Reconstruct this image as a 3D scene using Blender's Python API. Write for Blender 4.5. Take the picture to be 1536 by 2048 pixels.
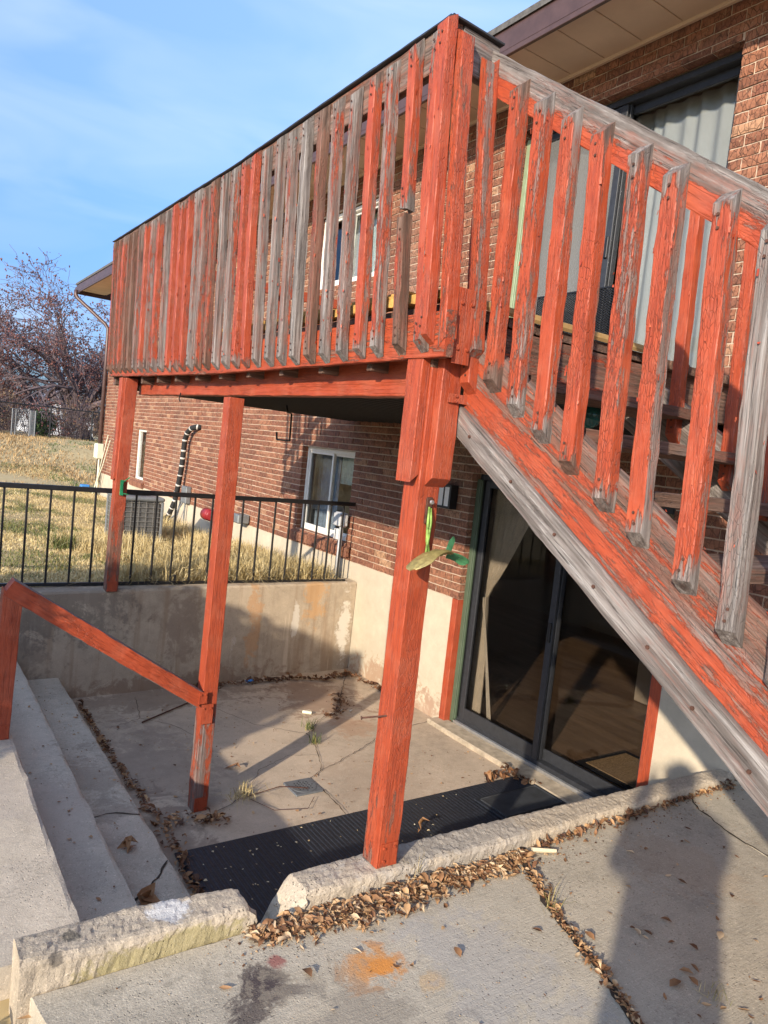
import bpy, math, random
import numpy as np
from mathutils import Vector, Matrix
from mathutils import noise as mnoise

for _o in list(bpy.data.objects):
    bpy.data.objects.remove(_o)
SC = bpy.context.scene
COL = SC.collection
RNG = random.Random(7)
NPR = np.random.default_rng(11)

# ------------------------------------------------------------------ camera, sky, sun, exposure
YAW, PITCH, ROLL, FPX = -0.60385483, 0.08298473, 0.10770726, 1458.5
cy, sy = math.cos(YAW), math.sin(YAW)
cp, sp = math.cos(PITCH), math.sin(PITCH)
cr, sr = math.cos(ROLL), math.sin(ROLL)
_R = (np.array([[cr, -sr, 0], [sr, cr, 0], [0, 0, 1]]) @ np.array([[1, 0, 0], [0, cp, -sp], [0, sp, cp]])
      @ np.array([[cy, 0, sy], [0, 1, 0], [-sy, 0, cy]]))
CAMM = np.stack([_R[:, 0], _R[:, 2], -_R[:, 1]], 1)      # world (x to the house, y along it, z up) -> camera (right, down, forward)
cam = bpy.data.cameras.new('camera')
cam.sensor_fit = 'VERTICAL'; cam.sensor_height = 36.0
cam.lens = 36.0 * FPX / 2048.0
cam.clip_start = 0.05; cam.clip_end = 2000
camo = bpy.data.objects.new('camera', cam); COL.objects.link(camo)
rt, dn, fw = CAMM[0], CAMM[1], CAMM[2]
camo.matrix_world = Matrix(((rt[0], -dn[0], -fw[0], 0), (rt[1], -dn[1], -fw[1], 0), (rt[2], -dn[2], -fw[2], 0), (0, 0, 0, 1)))
SC.camera = camo

SUN_TRAVEL = Vector((0.854, 0.521, -0.345)).normalized()
SUN_EL = math.asin(-SUN_TRAVEL.z)
SUN_AZ = math.atan2(-SUN_TRAVEL.x, -SUN_TRAVEL.y)         # measured from +Y towards +X
sun = bpy.data.lights.new('sun', 'SUN'); sun.energy = 2.1; sun.angle = math.radians(0.8); sun.color = (1.0, 0.87, 0.70)
suno = bpy.data.objects.new('sun', sun); COL.objects.link(suno)
suno.rotation_euler = SUN_TRAVEL.to_track_quat('-Z', 'Y').to_euler()
suno.location = (-20, -12, 12)

world = bpy.data.worlds.new('World'); SC.world = world; world.use_nodes = True
wt = world.node_tree; wt.nodes.clear()
w_out = wt.nodes.new('ShaderNodeOutputWorld'); w_bg = wt.nodes.new('ShaderNodeBackground')
w_sky = wt.nodes.new('ShaderNodeTexSky'); w_sky.sky_type = 'NISHITA'; w_sky.sun_disc = False
w_sky.sun_elevation = SUN_EL; w_sky.sun_rotation = SUN_AZ; w_sky.air_density = 1.0; w_sky.dust_density = 1.0; w_sky.ozone_density = 2.0
w_bg.inputs[1].default_value = 0.15
w_tc = wt.nodes.new('ShaderNodeTexCoord')
w_map = wt.nodes.new('ShaderNodeMapping'); w_map.inputs['Scale'].default_value = (1.6, 1.6, 6.0)
w_n = wt.nodes.new('ShaderNodeTexNoise'); w_n.inputs['Scale'].default_value = 2.2; w_n.inputs['Detail'].default_value = 4; w_n.inputs['Roughness'].default_value = .45
w_n.inputs['Distortion'].default_value = .6
w_r = wt.nodes.new('ShaderNodeValToRGB'); w_r.color_ramp.elements[0].position = .42; w_r.color_ramp.elements[1].position = .85
w_r.color_ramp.elements[0].color = (.0, .0, .0, 1); w_r.color_ramp.elements[1].color = (.5, .5, .5, 1)
w_mix = wt.nodes.new('ShaderNodeMix'); w_mix.data_type = 'RGBA'
w_mix.inputs[7].default_value = (2.0, 2.3, 2.9, 1)
wt.links.new(w_tc.outputs['Generated'], w_map.inputs[0]); wt.links.new(w_map.outputs[0], w_n.inputs['Vector'])
wt.links.new(w_n.outputs['Fac'], w_r.inputs[0]); wt.links.new(w_r.outputs[0], w_mix.inputs[0])
w_gain = wt.nodes.new('ShaderNodeMix'); w_gain.data_type = 'RGBA'; w_gain.blend_type = 'MULTIPLY'
w_gain.inputs[0].default_value = 1
w_sep = wt.nodes.new('ShaderNodeSeparateXYZ'); wt.links.new(w_tc.outputs['Generated'], w_sep.inputs[0])
w_el = wt.nodes.new('ShaderNodeValToRGB')                       # a blue grey bank low all round, clearer overhead
for e, (p, c) in zip(w_el.color_ramp.elements, ((.0, (.125, .175, .31)), (1.0, (1.30, 1.16, 1.04)))): e.position = p; e.color = (*c, 1)
_e = w_el.color_ramp.elements.new(.22); _e.color = (.30, .385, .56, 1)
_e = w_el.color_ramp.elements.new(.55); _e.color = (.82, .83, .87, 1)
wt.links.new(w_sep.outputs['Z'], w_el.inputs[0]); wt.links.new(w_el.outputs[0], w_gain.inputs[7])
wt.links.new(w_sky.outputs[0], w_gain.inputs[6])
wt.links.new(w_gain.outputs[2], w_mix.inputs[6]); wt.links.new(w_mix.outputs[2], w_bg.inputs[0]); wt.links.new(w_bg.outputs[0], w_out.inputs[0])

SC.view_settings.view_transform = 'Standard'; SC.view_settings.look = 'None'
SC.view_settings.gamma = 1.0; SC.view_settings.use_curve_mapping = False
SC.view_settings.exposure = 1.62
SC.render.engine = 'CYCLES'
SC.cycles.max_bounces = 8; SC.cycles.diffuse_bounces = 4; SC.cycles.transparent_max_bounces = 16
SC.cycles.use_denoising = True


# ------------------------------------------------------------------ node helpers
class Mat:
    def __init__(s, name):
        s.m = bpy.data.materials.new(name); s.m.use_nodes = True
        s.t = s.m.node_tree; s.t.nodes.clear()
        s.out = s.t.nodes.new('ShaderNodeOutputMaterial')
        s.b = s.t.nodes.new('ShaderNodeBsdfPrincipled')
        s.t.links.new(s.b.outputs[0], s.out.inputs[0])
        s._tc = None

    def set(s, k, v):
        i = s.b.inputs[k]
        if isinstance(v, bpy.types.NodeSocket): s.t.links.new(v, i)
        elif isinstance(v, tuple): i.default_value = (*v, 1) if len(v) == 3 else v
        else: i.default_value = v
        return s

    def link(s, v, i):
        if isinstance(v, bpy.types.NodeSocket): s.t.links.new(v, i)
        elif isinstance(v, tuple):
            i.default_value = (*v, 1) if (len(v) == 3 and len(i.default_value) == 4) else v
        else: i.default_value = v

    def tc(s, which='Object'):
        if s._tc is None: s._tc = s.t.nodes.new('ShaderNodeTexCoord')
        return s._tc.outputs[which]

    def objcoord(s, rnd=True):
        """object coordinates, shifted by each object's own random number"""
        if not rnd: return s.tc('Object')
        oi = s.t.nodes.new('ShaderNodeObjectInfo')
        c = s.t.nodes.new('ShaderNodeCombineXYZ')
        for k, f in enumerate((37.0, 91.0, 53.0)):
            s.t.links.new(s.math('MULTIPLY', oi.outputs['Random'], f), c.inputs[k])
        a = s.t.nodes.new('ShaderNodeVectorMath'); a.operation = 'ADD'
        s.t.links.new(s.tc('Object'), a.inputs[0]); s.t.links.new(c.outputs[0], a.inputs[1])
        return a.outputs[0]

    def map(s, v, scale=(1, 1, 1), loc=(0, 0, 0), rot=(0, 0, 0)):
        n = s.t.nodes.new('ShaderNodeMapping')
        s.t.links.new(v, n.inputs[0]); n.inputs['Scale'].default_value = scale
        n.inputs['Location'].default_value = loc; n.inputs['Rotation'].default_value = rot
        return n.outputs[0]

    def noise(s, v, scale=1.0, detail=4, rough=.55, dist=0.0):
        n = s.t.nodes.new('ShaderNodeTexNoise')
        s.t.links.new(v, n.inputs['Vector'])
        n.inputs['Scale'].default_value = scale; n.inputs['Detail'].default_value = detail
        n.inputs['Roughness'].default_value = rough; n.inputs['Distortion'].default_value = dist
        return n.outputs['Fac']

    def voro(s, v, scale=1.0, feature='F1', out='Distance', rnd=1.0):
        n = s.t.nodes.new('ShaderNodeTexVoronoi'); n.feature = feature
        s.t.links.new(v, n.inputs['Vector']); n.inputs['Scale'].default_value = scale
        n.inputs['Randomness'].default_value = rnd
        return n.outputs[out]

    def math(s, op, a, b=0.0, clamp=False):
        n = s.t.nodes.new('ShaderNodeMath'); n.operation = op; n.use_clamp = clamp
        s.link(a, n.inputs[0]); s.link(b, n.inputs[1])
        return n.outputs[0]

    def vmath(s, op, a, b):
        n = s.t.nodes.new('ShaderNodeVectorMath'); n.operation = op
        s.link(a, n.inputs[0]); s.link(b, n.inputs[1])
        return n.outputs['Value'] if op in ('DISTANCE', 'DOT_PRODUCT', 'LENGTH') else n.outputs[0]

    def step(s, v, lo, hi):
        n = s.t.nodes.new('ShaderNodeMapRange'); n.clamp = True; n.interpolation_type = 'SMOOTHSTEP'
        s.link(v, n.inputs[0]); s.link(lo, n.inputs[1]); s.link(hi, n.inputs[2])
        return n.outputs[0]

    def mix(s, f, a, b, mode='MIX'):
        n = s.t.nodes.new('ShaderNodeMix'); n.data_type = 'RGBA'; n.blend_type = mode
        s.link(f, n.inputs[0]); s.link(a, n.inputs[6]); s.link(b, n.inputs[7])
        return n.outputs[2]

    def ramp(s, v, pts, interp='LINEAR'):
        n = s.t.nodes.new('ShaderNodeValToRGB'); cr_ = n.color_ramp; cr_.interpolation = interp
        while len(cr_.elements) < len(pts): cr_.elements.new(.5)
        for e, (p, c) in zip(cr_.elements, pts):
            e.position = p; e.color = (*c, 1)
        s.link(v, n.inputs[0])
        return n.outputs[0]

    def attr(s, name, kind='GEOMETRY'):
        n = s.t.nodes.new('ShaderNodeAttribute'); n.attribute_name = name; n.attribute_type = kind
        return n.outputs['Fac']

    def bump(s, h, strength=.5, dist=.01, nrm=None):
        n = s.t.nodes.new('ShaderNodeBump'); n.inputs['Strength'].default_value = strength
        n.inputs['Distance'].default_value = dist
        s.link(h, n.inputs['Height'])
        if nrm is not None: s.t.links.new(nrm, n.inputs['Normal'])
        s.t.links.new(n.outputs[0], s.b.inputs['Normal'])
        return n.outputs[0]


def simple(name, col, rough=.6, metal=0.0, var=.25, scale=18.0, bump=.15):
    m = Mat(name); v = m.objcoord()
    n = m.noise(v, scale, 5, .6)
    lo = tuple(c * (1 - var) for c in col); hi = tuple(min(1, c * (1 + var)) for c in col)
    m.set('Base Color', m.ramp(n, [(.3, lo), (.7, hi)])); m.set('Roughness', rough); m.set('Metallic', metal)
    if bump: m.bump(m.noise(v, scale * 6, 4, .6), bump, .003)
    return m.m


# ---- weathered timber with peeling orange paint; grain runs along the local Z of every board
def make_timber():
    m = Mat('peeling_painted_timber')
    v = m.objcoord()
    peel = m.attr('peel', 'OBJECT'); tone = m.attr('tone', 'OBJECT'); bias = m.attr('bias', 'OBJECT')
    g1 = m.noise(m.map(v, (70, 70, 2.2)), 1, 6, .62, .35)
    g2 = m.noise(m.map(v, (210, 210, 5)), 1, 3, .6, .2)
    big = m.noise(m.map(v, (9, 9, 1.6)), 1, 3, .5)
    grey = m.ramp(g1, [(.25, (.055, .045, .040)), (.45, (.165, .14, .125)), (.60, (.29, .26, .24)), (.76, (.50, .475, .45))])
    brown = m.ramp(g1, [(.25, (.04, .022, .016)), (.48, (.125, .068, .045)), (.65, (.23, .14, .10)), (.82, (.34, .26, .21))])
    tmask = m.step(m.math('ADD', m.math('MULTIPLY', big, .9), m.math('SUBTRACT', tone, .5)), .30, .62)
    wood = m.mix(tmask, grey, brown)
    wood = m.mix(m.step(g2, .62, .70), wood, (.035, .027, .024))
    # knots
    kd = m.voro(m.map(v, (9, 9, 2.6)), 1, 'F1')
    wood = m.mix(m.math('MULTIPLY', m.step(kd, .16, .07), .75), wood, (.05, .022, .014))
    wood = m.mix(m.math('MULTIPLY', m.attr('dirt', 'OBJECT'), m.step(m.noise(m.map(v, (14, 14, 3)), 1, 6, .65), .40, .58)), wood, (.075, .062, .055))
    # paint that is left
    pm1 = m.noise(m.map(v, (22, 22, 1.5)), 1, 8, .66, .3)
    pm2 = m.noise(m.map(v, (100, 100, 17)), 1, 4, .65)
    pm = m.math('ADD', m.math('MULTIPLY', pm1, .66), m.math('MULTIPLY', pm2, .34))
    pm = m.math('MULTIPLY', m.math('SUBTRACT', pm, .5), 2.4)
    nrm = m.vmath('DOT_PRODUCT', m.tc('Normal'), (1.0, 0.0, 0.0)); nry = m.vmath('DOT_PRODUCT', m.tc('Normal'), (0.0, 1.0, 0.0))
    pm = m.math('ADD', pm, m.math('MULTIPLY', m.math('MULTIPLY', m.math('ABSOLUTE', nry), m.attr('biasy', 'OBJECT')), 3.0))
    pm = m.math('ADD', pm, m.math('MULTIPLY', m.math('MULTIPLY', nrm, bias), 3.0))
    sx = m.t.nodes.new('ShaderNodeSeparateXYZ'); m.t.links.new(m.tc('Object'), sx.inputs[0])
    pm = m.math('ADD', pm, m.math('MULTIPLY', sx.outputs['X'], m.attr('xb', 'OBJECT')))
    ez = m.math('MINIMUM', sx.outputs['Z'], m.math('SUBTRACT', m.attr('len', 'OBJECT'), sx.outputs['Z']))
    pm = m.math('SUBTRACT', pm, m.math('MULTIPLY', m.step(m.math('ADD', ez, m.math('MULTIPLY', m.math('SUBTRACT', m.noise(m.map(v, (34, 34, 3)), 1, 4, .6), .5), .22)), .085, .0), m.attr('endw', 'OBJECT')))
    pm = m.math('SUBTRACT', pm, m.math('MULTIPLY', m.step(m.math('DIVIDE', sx.outputs['Z'], m.attr('lowz', 'OBJECT')), 1.0, .55), m.attr('lowa', 'OBJECT')))
    thr = m.math('MULTIPLY', m.math('SUBTRACT', .5, peel), 1.15)
    resid = m.math('MULTIPLY', m.step(m.math('SUBTRACT', pm, thr), -.42, .02), m.step(g2, .72, .42))
    wood = m.mix(m.math('MULTIPLY', resid, .62), wood, (.255, .088, .055))
    mask = m.step(m.math('SUBTRACT', pm, thr), -.008, .014)
    edge = m.step(m.math('SUBTRACT', pm, thr), .075, .0)
    fine = m.noise(m.map(v, (60, 60, 9)), 1, 6, .7)
    paint = m.ramp(fine, [(.22, (.19, .032, .012)), (.45, (.335, .053, .018)), (.6, (.385, .064, .021)), (.8, (.46, .098, .037))])
    paint = m.mix(m.math('MULTIPLY', m.step(g2, .56, .70), .26), paint, (.15, .024, .012))
    paint = m.mix(m.math('MULTIPLY', m.step(g1, .58, .74), .30), paint, (.52, .12, .055))
    crk = m.voro(m.map(v, (120, 120, 30)), 1, 'DISTANCE_TO_EDGE')
    hair = m.voro(m.map(v, (55, 55, 30)), 1, 'DISTANCE_TO_EDGE')
    old = m.step(m.noise(m.map(v, (8, 8, 2)), 1, 4, .6), .42, .62)
    crkm = m.math('MULTIPLY', m.step(crk, .075, .01), m.math('MULTIPLY', old, m.step(peel, 1.25, .8)))
    paint = m.mix(m.math('MULTIPLY', crkm, .28), paint, (.085, .03, .022))
    paint = m.mix(m.math('MULTIPLY', m.step(m.noise(v, 7, 5, .65), .46, .68), .24), paint, (.46, .15, .085))
    paint = m.mix(m.math('MULTIPLY', edge, .35), paint, (.52, .18, .11))
    m.set('Base Color', m.mix(mask, wood, paint))
    m.set('Roughness', m.math('SUBTRACT', .86, m.math('MULTIPLY', mask, .32)))
    h = m.math('ADD', m.math('MULTIPLY', mask, .55), m.math('MULTIPLY', g1, m.math('SUBTRACT', .95, m.math('MULTIPLY', mask, .6))))
    h = m.math('ADD', h, m.math('MULTIPLY', edge, m.math('MULTIPLY', mask, .55)))
    h = m.math('SUBTRACT', h, m.math('MULTIPLY', crkm, .35))
    h = m.math('SUBTRACT', h, m.math('MULTIPLY', m.step(g2, .54, .7), .3))
    h = m.math('ADD', h, m.math('MULTIPLY', m.noise(m.map(v, (130, 130, 45)), 1, 3, .6), m.math('MULTIPLY', mask, .22)))
    m.bump(h, 1.0, .005)
    return m.m


def make_concrete(name, base, dark=.55, stains=(), speck=.5, grain=1.0, crackamt=0.0, brush=None, pits=.3, streak=0.0):
    m = Mat(name); v = m.tc('Object')
    b = m.noise(v, 1.1, 6, .6); f = m.noise(v, 9, 6, .65); s_ = m.noise(v, 160, 3, .7)
    d = tuple(c * dark for c in base); l = tuple(min(.9, c * 1.22) for c in base)
    col = m.ramp(m.math('ADD', m.math('MULTIPLY', b, .6), m.math('MULTIPLY', f, .4)), [(.33, d), (.5, base), (.68, l)])
    col = m.mix(m.math('MULTIPLY', m.step(s_, .56, .70), speck), col, tuple(c * .32 for c in base))
    col = m.mix(m.math('MULTIPLY', m.step(m.noise(v, 95, 2, .6), .60, .72), speck * .8), col, tuple(min(.9, c * 1.75) for c in base))
    w1 = m.noise(v, 5.5, 7, .72, .6); w2 = m.noise(v, 30, 6, .75)
    wob = m.math('ADD', m.math('MULTIPLY', w1, .75), m.math('MULTIPLY', w2, .25))
    mid = m.noise(v, 42, 5, .7); mo = m.noise(v, 2.4, 4, .6)
    col = m.mix(m.math('MULTIPLY', m.math('MULTIPLY', m.step(mid, .52, .68), m.step(mo, .40, .60)), speck * .9), col, tuple(c * .42 for c in base))
    col = m.mix(m.math('MULTIPLY', m.step(m.noise(v, 70, 4, .7), .56, .70), speck * .55), col, tuple(min(.9, c * 1.6) for c in base))
    if streak:
        st_ = m.noise(m.map(v, (9, 9, .55)), 1, 5, .6, .3)
        col = m.mix(m.math('MULTIPLY', m.step(st_, .50, .66), streak), col, (base[0] * .62, base[1] * .50, base[2] * .40))
        col = m.mix(m.math('MULTIPLY', m.step(m.noise(m.map(v, (16, 16, .9), (5, 3, 1)), 1, 4, .6, .3), .60, .70), streak * .8), col, (min(.8, base[0] * 1.5), min(.8, base[1] * 1.55), min(.8, base[2] * 1.6)))
    for (c, r, colr, amt, sc) in stains:
        dv = m.vmath('LENGTH', m.vmath('MULTIPLY', m.vmath('SUBTRACT', v, c), sc), (0, 0, 0))
        dd = m.math('ADD', m.math('DIVIDE', dv, r), m.math('MULTIPLY', m.math('SUBTRACT', wob, .5), 4.6))
        col = m.mix(m.math('MULTIPLY', m.step(dd, 1.0, .55), amt), col, colr)
    h = m.math('ADD', m.math('MULTIPLY', s_, .5), m.math('MULTIPLY', m.math('ADD', f, mid), .6))
    pv = m.voro(v, 60, 'F1')
    pm = m.math('MULTIPLY', m.step(pv, .22, .08), m.step(m.noise(v, 3, 3, .5), .45, .6))
    col = m.mix(m.math('MULTIPLY', pm, pits), col, tuple(c * .25 for c in base))
    h = m.math('SUBTRACT', h, m.math('MULTIPLY', pm, .9))
    if brush is not None:
        st = m.noise(m.map(v, brush[0], (0, 0, 0), (0, 0, brush[1])), 1, 3, .6)
        h = m.math('ADD', h, m.math('MULTIPLY', st, .45))
        col = m.mix(m.math('MULTIPLY', m.step(st, .55, .72), .08), col, d)
    if crackamt:
        wv = m.vmath('ADD', v, m.vmath('MULTIPLY', m.t_noise_col(v, 2.2) if hasattr(m, 't_noise_col') else v, (0, 0, 0)))
        ck = m.voro(wv, .55, 'DISTANCE_TO_EDGE')
        cm = m.step(ck, .006, .001)
        col = m.mix(m.math('MULTIPLY', cm, crackamt), col, (.05, .04, .03)); h = m.math('SUBTRACT', h, m.math('MULTIPLY', cm, 1.2))
    m.set('Base Color', col); m.set('Roughness', .9)
    m.bump(h, .6 * grain, .004)
    return m.m


def make_brick():
    m = Mat('rough_brown_brick'); v = m.tc('Object')
    r = m.attr('rnd')
    base = m.ramp(r, [(.0, (.19, .075, .043)), (.25, (.285, .115, .062)), (.5, (.345, .150, .082)), (.75, (.235, .090, .053)), (.9, (.41, .205, .115)), (1, (.48, .28, .16))])
    off = m.math('MULTIPLY', r, 31.0)
    c = m.t.nodes.new('ShaderNodeCombineXYZ')
    for k in range(3): m.t.links.new(off, c.inputs[k])
    vv = m.vmath('ADD', v, c.outputs[0])
    n = m.noise(vv, 22, 6, .7, .8)
    col = m.mix(m.math('MULTIPLY', m.step(n, .56, .33), .55), base, (.065, .026, .017))
    st = m.noise(m.map(vv, (30, 42, 12), (0, 0, 0), (.5, 0, 0)), 1, 4, .7, 1.2)
    sm = m.step(st, .60, .70)
    col = m.mix(m.math('MULTIPLY', sm, .62), col, (.60, .42, .25))
    rid = m.voro(m.map(vv, (24, 34, 16), (0, 0, 0), (.4, 0, 0)), 1, 'DISTANCE_TO_EDGE')
    rm = m.step(rid, .06, .0)
    col = m.mix(m.math('MULTIPLY', rm, .6), col, (.05, .022, .016))
    gr = m.noise(m.map(v, (1.2, 1.2, .35)), 1, 5, .6, .4)
    col = m.mix(m.math('MULTIPLY', m.step(gr, .50, .70), .30), col, (.10, .052, .036))
    col = m.mix(m.math('MULTIPLY', m.step(m.noise(m.map(v, (.9, .9, .5), (7, 2, 4)), 1, 4, .6), .56, .72), .22), col, (.42, .34, .26))
    m.set('Base Color', col); m.set('Roughness', .88)
    h = m.math('SUBTRACT', m.math('ADD', n, m.math('MULTIPLY', sm, .3)), m.math('MULTIPLY', rm, .7))
    m.bump(h, .8, .008)
    return m.m


def make_glass(name, tint=(.75, .78, .8), refl=1.0, dark=.0):
    m = Mat(name); t = m.t
    lw = t.nodes.new('ShaderNodeLayerWeight'); lw.inputs[0].default_value = .5
    fres = m.math('ADD', .03, m.math('MULTIPLY', m.math('POWER', lw.outputs['Facing'], 4.0), .9))
    gl = t.nodes.new('ShaderNodeBsdfGlossy'); gl.inputs['Roughness'].default_value = .015
    tr = t.nodes.new('ShaderNodeBsdfTransparent'); tr.inputs[0].default_value = (*tint, 1)
    mx = t.nodes.new('ShaderNodeMixShader')
    t.links.new(m.math('MULTIPLY', fres, refl, True), mx.inputs[0])
    t.links.new(tr.outputs[0], mx.inputs[1]); t.links.new(gl.outputs[0], mx.inputs[2])
    t.nodes.remove(m.b); t.links.new(mx.outputs[0], m.out.inputs[0])
    return m.m


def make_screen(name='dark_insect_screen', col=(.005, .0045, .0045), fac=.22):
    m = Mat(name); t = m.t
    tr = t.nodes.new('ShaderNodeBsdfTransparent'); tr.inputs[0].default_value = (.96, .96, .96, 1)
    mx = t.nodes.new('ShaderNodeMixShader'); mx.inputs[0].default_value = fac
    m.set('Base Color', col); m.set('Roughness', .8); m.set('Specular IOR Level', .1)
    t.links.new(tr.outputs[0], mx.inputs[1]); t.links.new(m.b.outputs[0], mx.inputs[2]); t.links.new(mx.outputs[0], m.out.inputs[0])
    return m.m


def make_rnd(name, pts, rough=.8, nscale=30, bump=.3, trans=0.0):
    """colour from the face attribute rnd, with a little noise"""
    m = Mat(name); v = m.tc('Object')
    n = m.noise(v, nscale, 4, .6)
    col = m.ramp(m.math('ADD', m.attr('rnd'), m.math('MULTIPLY', m.math('SUBTRACT', n, .5), .35)), pts)
    m.set('Base Color', col); m.set('Roughness', rough)
    if bump: m.bump(n, bump, .004)
    return m.m


def make_leafobj(name, pts):
    m = Mat(name); oi = m.t.nodes.new('ShaderNodeObjectInfo')
    n = m.noise(m.objcoord(), 60, 4, .6)
    m.set('Base Color', m.ramp(m.math('ADD', oi.outputs['Random'], m.math('MULTIPLY', m.math('SUBTRACT', n, .5), .4)), pts)); m.set('Roughness', .75)
    return m.m


def make_woodfloor():
    m = Mat('wood_plank_floor'); v = m.tc('Object')
    n = m.noise(m.map(v, (9, 1.2, 1)), 1, 5, .6, .4)
    g = m.noise(m.map(v, (60, 4, 1)), 1, 4, .6)
    col = m.ramp(n, [(.3, (.11, .07, .045)), (.6, (.20, .135, .09)), (.75, (.24, .17, .12))])
    col = m.mix(m.math('MULTIPLY', m.step(g, .58, .68), .6), col, (.05, .03, .02))
    m.set('Base Color', col); m.set('Roughness', .35)
    return m.m


def make_matmat():
    m = Mat('black_rubber'); v = m.tc('Object')
    n = m.noise(v, 40, 4, .6)
    m.set('Base Color', m.ramp(n, [(.3, (.010, .012, .017)), (.7, (.026, .030, .040))])); m.set('Roughness', .55)
    m.bump(m.voro(v, 90, 'F1'), .3, .003)
    return m.m


MT = {}
MT['timber'] = make_timber()
MT['brick'] = make_brick()
MT['mortar'] = make_concrete('tan_mortar', (.53, .405, .295), .8, speck=.3)
MT['foundation'] = make_concrete('painted_foundation', (.50, .43, .32), .86, speck=.12, grain=.6, pits=.1,
    stains=[((4.03, 5.4, -2.30), .30, (.34, .20, .12), .75, (1, .28, 1)), ((4.03, 2.3, -2.3), .5, (.40, .30, .2), .5, (1, .4, 1)), ((4.03, 4.9, -2.3), .24, (.36, .24, .17), .7, (1, .6, 1))])
MT['retwall'] = make_concrete('stained_retaining_concrete', (.46, .37, .265), .66, speck=.3, grain=1.0, pits=.5, streak=.55,
    stains=[((2.9, 6.2, -1.75), .16, (.52, .27, .11), .6, (1.8, 1, .35)), ((3.55, 6.2, -1.5), .17, (.55, .31, .13), .7, (1.2, 1, .5)),
            ((3.93, 6.2, -1.8), .12, (.68, .62, .52), .9, (1.3, 1, .28)), ((3.35, 6.2, -1.7), .07, (.66, .60, .50), .8, (1.5, 1, .3)), ((2.72, 6.2, -1.9), .06, (.62, .55, .46), .6, (1.5, 1, .3)),
            ((1.2, 6.1, -1.5), .35, (.16, .13, .10), .6, (.6, 1, 1)), ((2.2, 6.2, -1.7), .25, (.24, .17, .12), .55, (1, 1, .6)), ((.9, 6.0, -1.9), .3, (.20, .16, .12), .5, (1, 1, 1)), ((2.2, 6.2, -2.3), .3, (.22, .13, .08), .6, (.2, 1, 1.6))])
MT['patio'] = make_concrete('patio_concrete', (.50, .395, .29), .66, speck=.35, grain=1.0, pits=.3,
    stains=[((3.3, 5.5, -2.27), .45, (.22, .12, .075), .6, (1, .8, 1)), ((3.25, 4.9, -2.27), .22, (.42, .24, .14), .5, (1, .7, 1)), ((2.0, 5.9, -2.27), .35, (.20, .14, .10), .55, (.35, 1, 1)),
            ((1.6, 4.6, -2.27), .4, (.26, .20, .16), .5, (1, .5, 1)), ((1.4, 3.8, -2.27), .25, (.17, .12, .09), .5, (1, .4, 1)), ((2.9, 3.9, -2.27), .5, (.42, .31, .22), .5, (1, 1, 1))])
MT['steps'] = make_concrete('worn_step_concrete', (.50, .43, .335), .70, speck=.55, grain=1.2, pits=.35,
    stains=[((1.05, 4.2, -2.0), .22, (.20, .15, .11), .4, (1, .35, 1)), ((.75, 3.5, -1.9), .25, (.42, .36, .29), .5, (1, .4, 1)), ((.3, 3.4, -1.7), .3, (.43, .37, .31), .5, (1, .5, 1))])
MT['curb'] = make_concrete('exposed_aggregate_curb', (.47, .395, .295), .62, speck=.75, grain=2.2, pits=.6,
    stains=[((.83, 2.2, -1.57), .075, (.66, .66, .64), .8, (1, 1, 1)), ((.52, 2.17, -1.55), .035, (.04, .04, .035), .8, (1, .9, 1)), ((.47, 2.10, -1.57), .025, (.05, .045, .04), .7, (1, 1, 1)),
            ((.8, 2.10, -1.64), .10, (.26, .22, .06), .6, (.35, 1, 1.8)), ((2.0, 2.2, -1.6), .3, (.36, .34, .31), .5, (.5, 1, 1))])
MT['slab'] = make_concrete('broomed_slab_concrete', (.45, .40, .31), .66, speck=.55, grain=1.5, pits=.45, brush=((6, 150, 1), -.2),
    stains=[((1.36, 1.75, -1.65), .12, (.60, .25, .05), .8, (.9, 1.1, 1)), ((1.38, 1.74, -1.65), .06, (.66, .26, .05), .9, (.9, 1.1, 1)), ((1.5, 1.62, -1.65), .07, (.56, .36, .16), .5, (1, 1, 1)), ((1.02, 1.83, -1.65), .10, (.035, .022, .028), .92, (1.1, .9, 1)), ((.93, 1.75, -1.65), .09, (.05, .035, .035), .8, (1, 1, 1)),
            ((1.10, 1.92, -1.65), .045, (.25, .03, .03), .7, (1, 1, 1)), ((1.7, 1.6, -1.65), .25, (.36, .35, .34), .45, (1, .7, 1)), ((2.9, 1.7, -1.65), .25, (.40, .27, .16), .25, (1, .8, 1)), ((1.15, 1.55, -1.65), .25, (.42, .36, .26), .45, (1, .6, 1)),
            ((1.2, 1.35, -1.65), .3, (.17, .15, .13), .4, (1, .6, 1))])
MT['metalblack'] = simple('black_painted_steel', (.012, .012, .013), .42, 0, .3, 40, .2)
MT['darkframe'] = simple('dark_bronze_aluminium', (.035, .037, .042), .45, .2, .2, 30, .05)
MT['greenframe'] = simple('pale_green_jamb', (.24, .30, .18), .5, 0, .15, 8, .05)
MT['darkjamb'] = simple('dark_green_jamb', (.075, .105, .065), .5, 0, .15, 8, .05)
MT['greyalu'] = simple('brushed_aluminium', (.50, .50, .49), .38, .75, .15, 25, .05)
MT['white'] = simple('white_vinyl', (.74, .71, .64), .45, 0, .08, 12, .03)
MT['cream'] = simple('cream_plastic', (.66, .66, .50), .5, 0, .08, 12, .03)
MT['brownmetal'] = simple('brown_gutter_metal', (.085, .048, .042), .42, .1, .2, 9, .04)
MT['soffit'] = simple('tan_soffit', (.66, .50, .365), .7, 0, .08, 3, .05)
MT['roof'] = simple('grey_shingle', (.10, .095, .09), .9, 0, .4, 25, .5)
MT['glass'] = make_glass('window_glass', (.86, .88, .88), 1.0)
MT['glassdark'] = make_glass('door_glass', (.82, .80, .77), 1.0)
MT['screen'] = make_screen()
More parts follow.
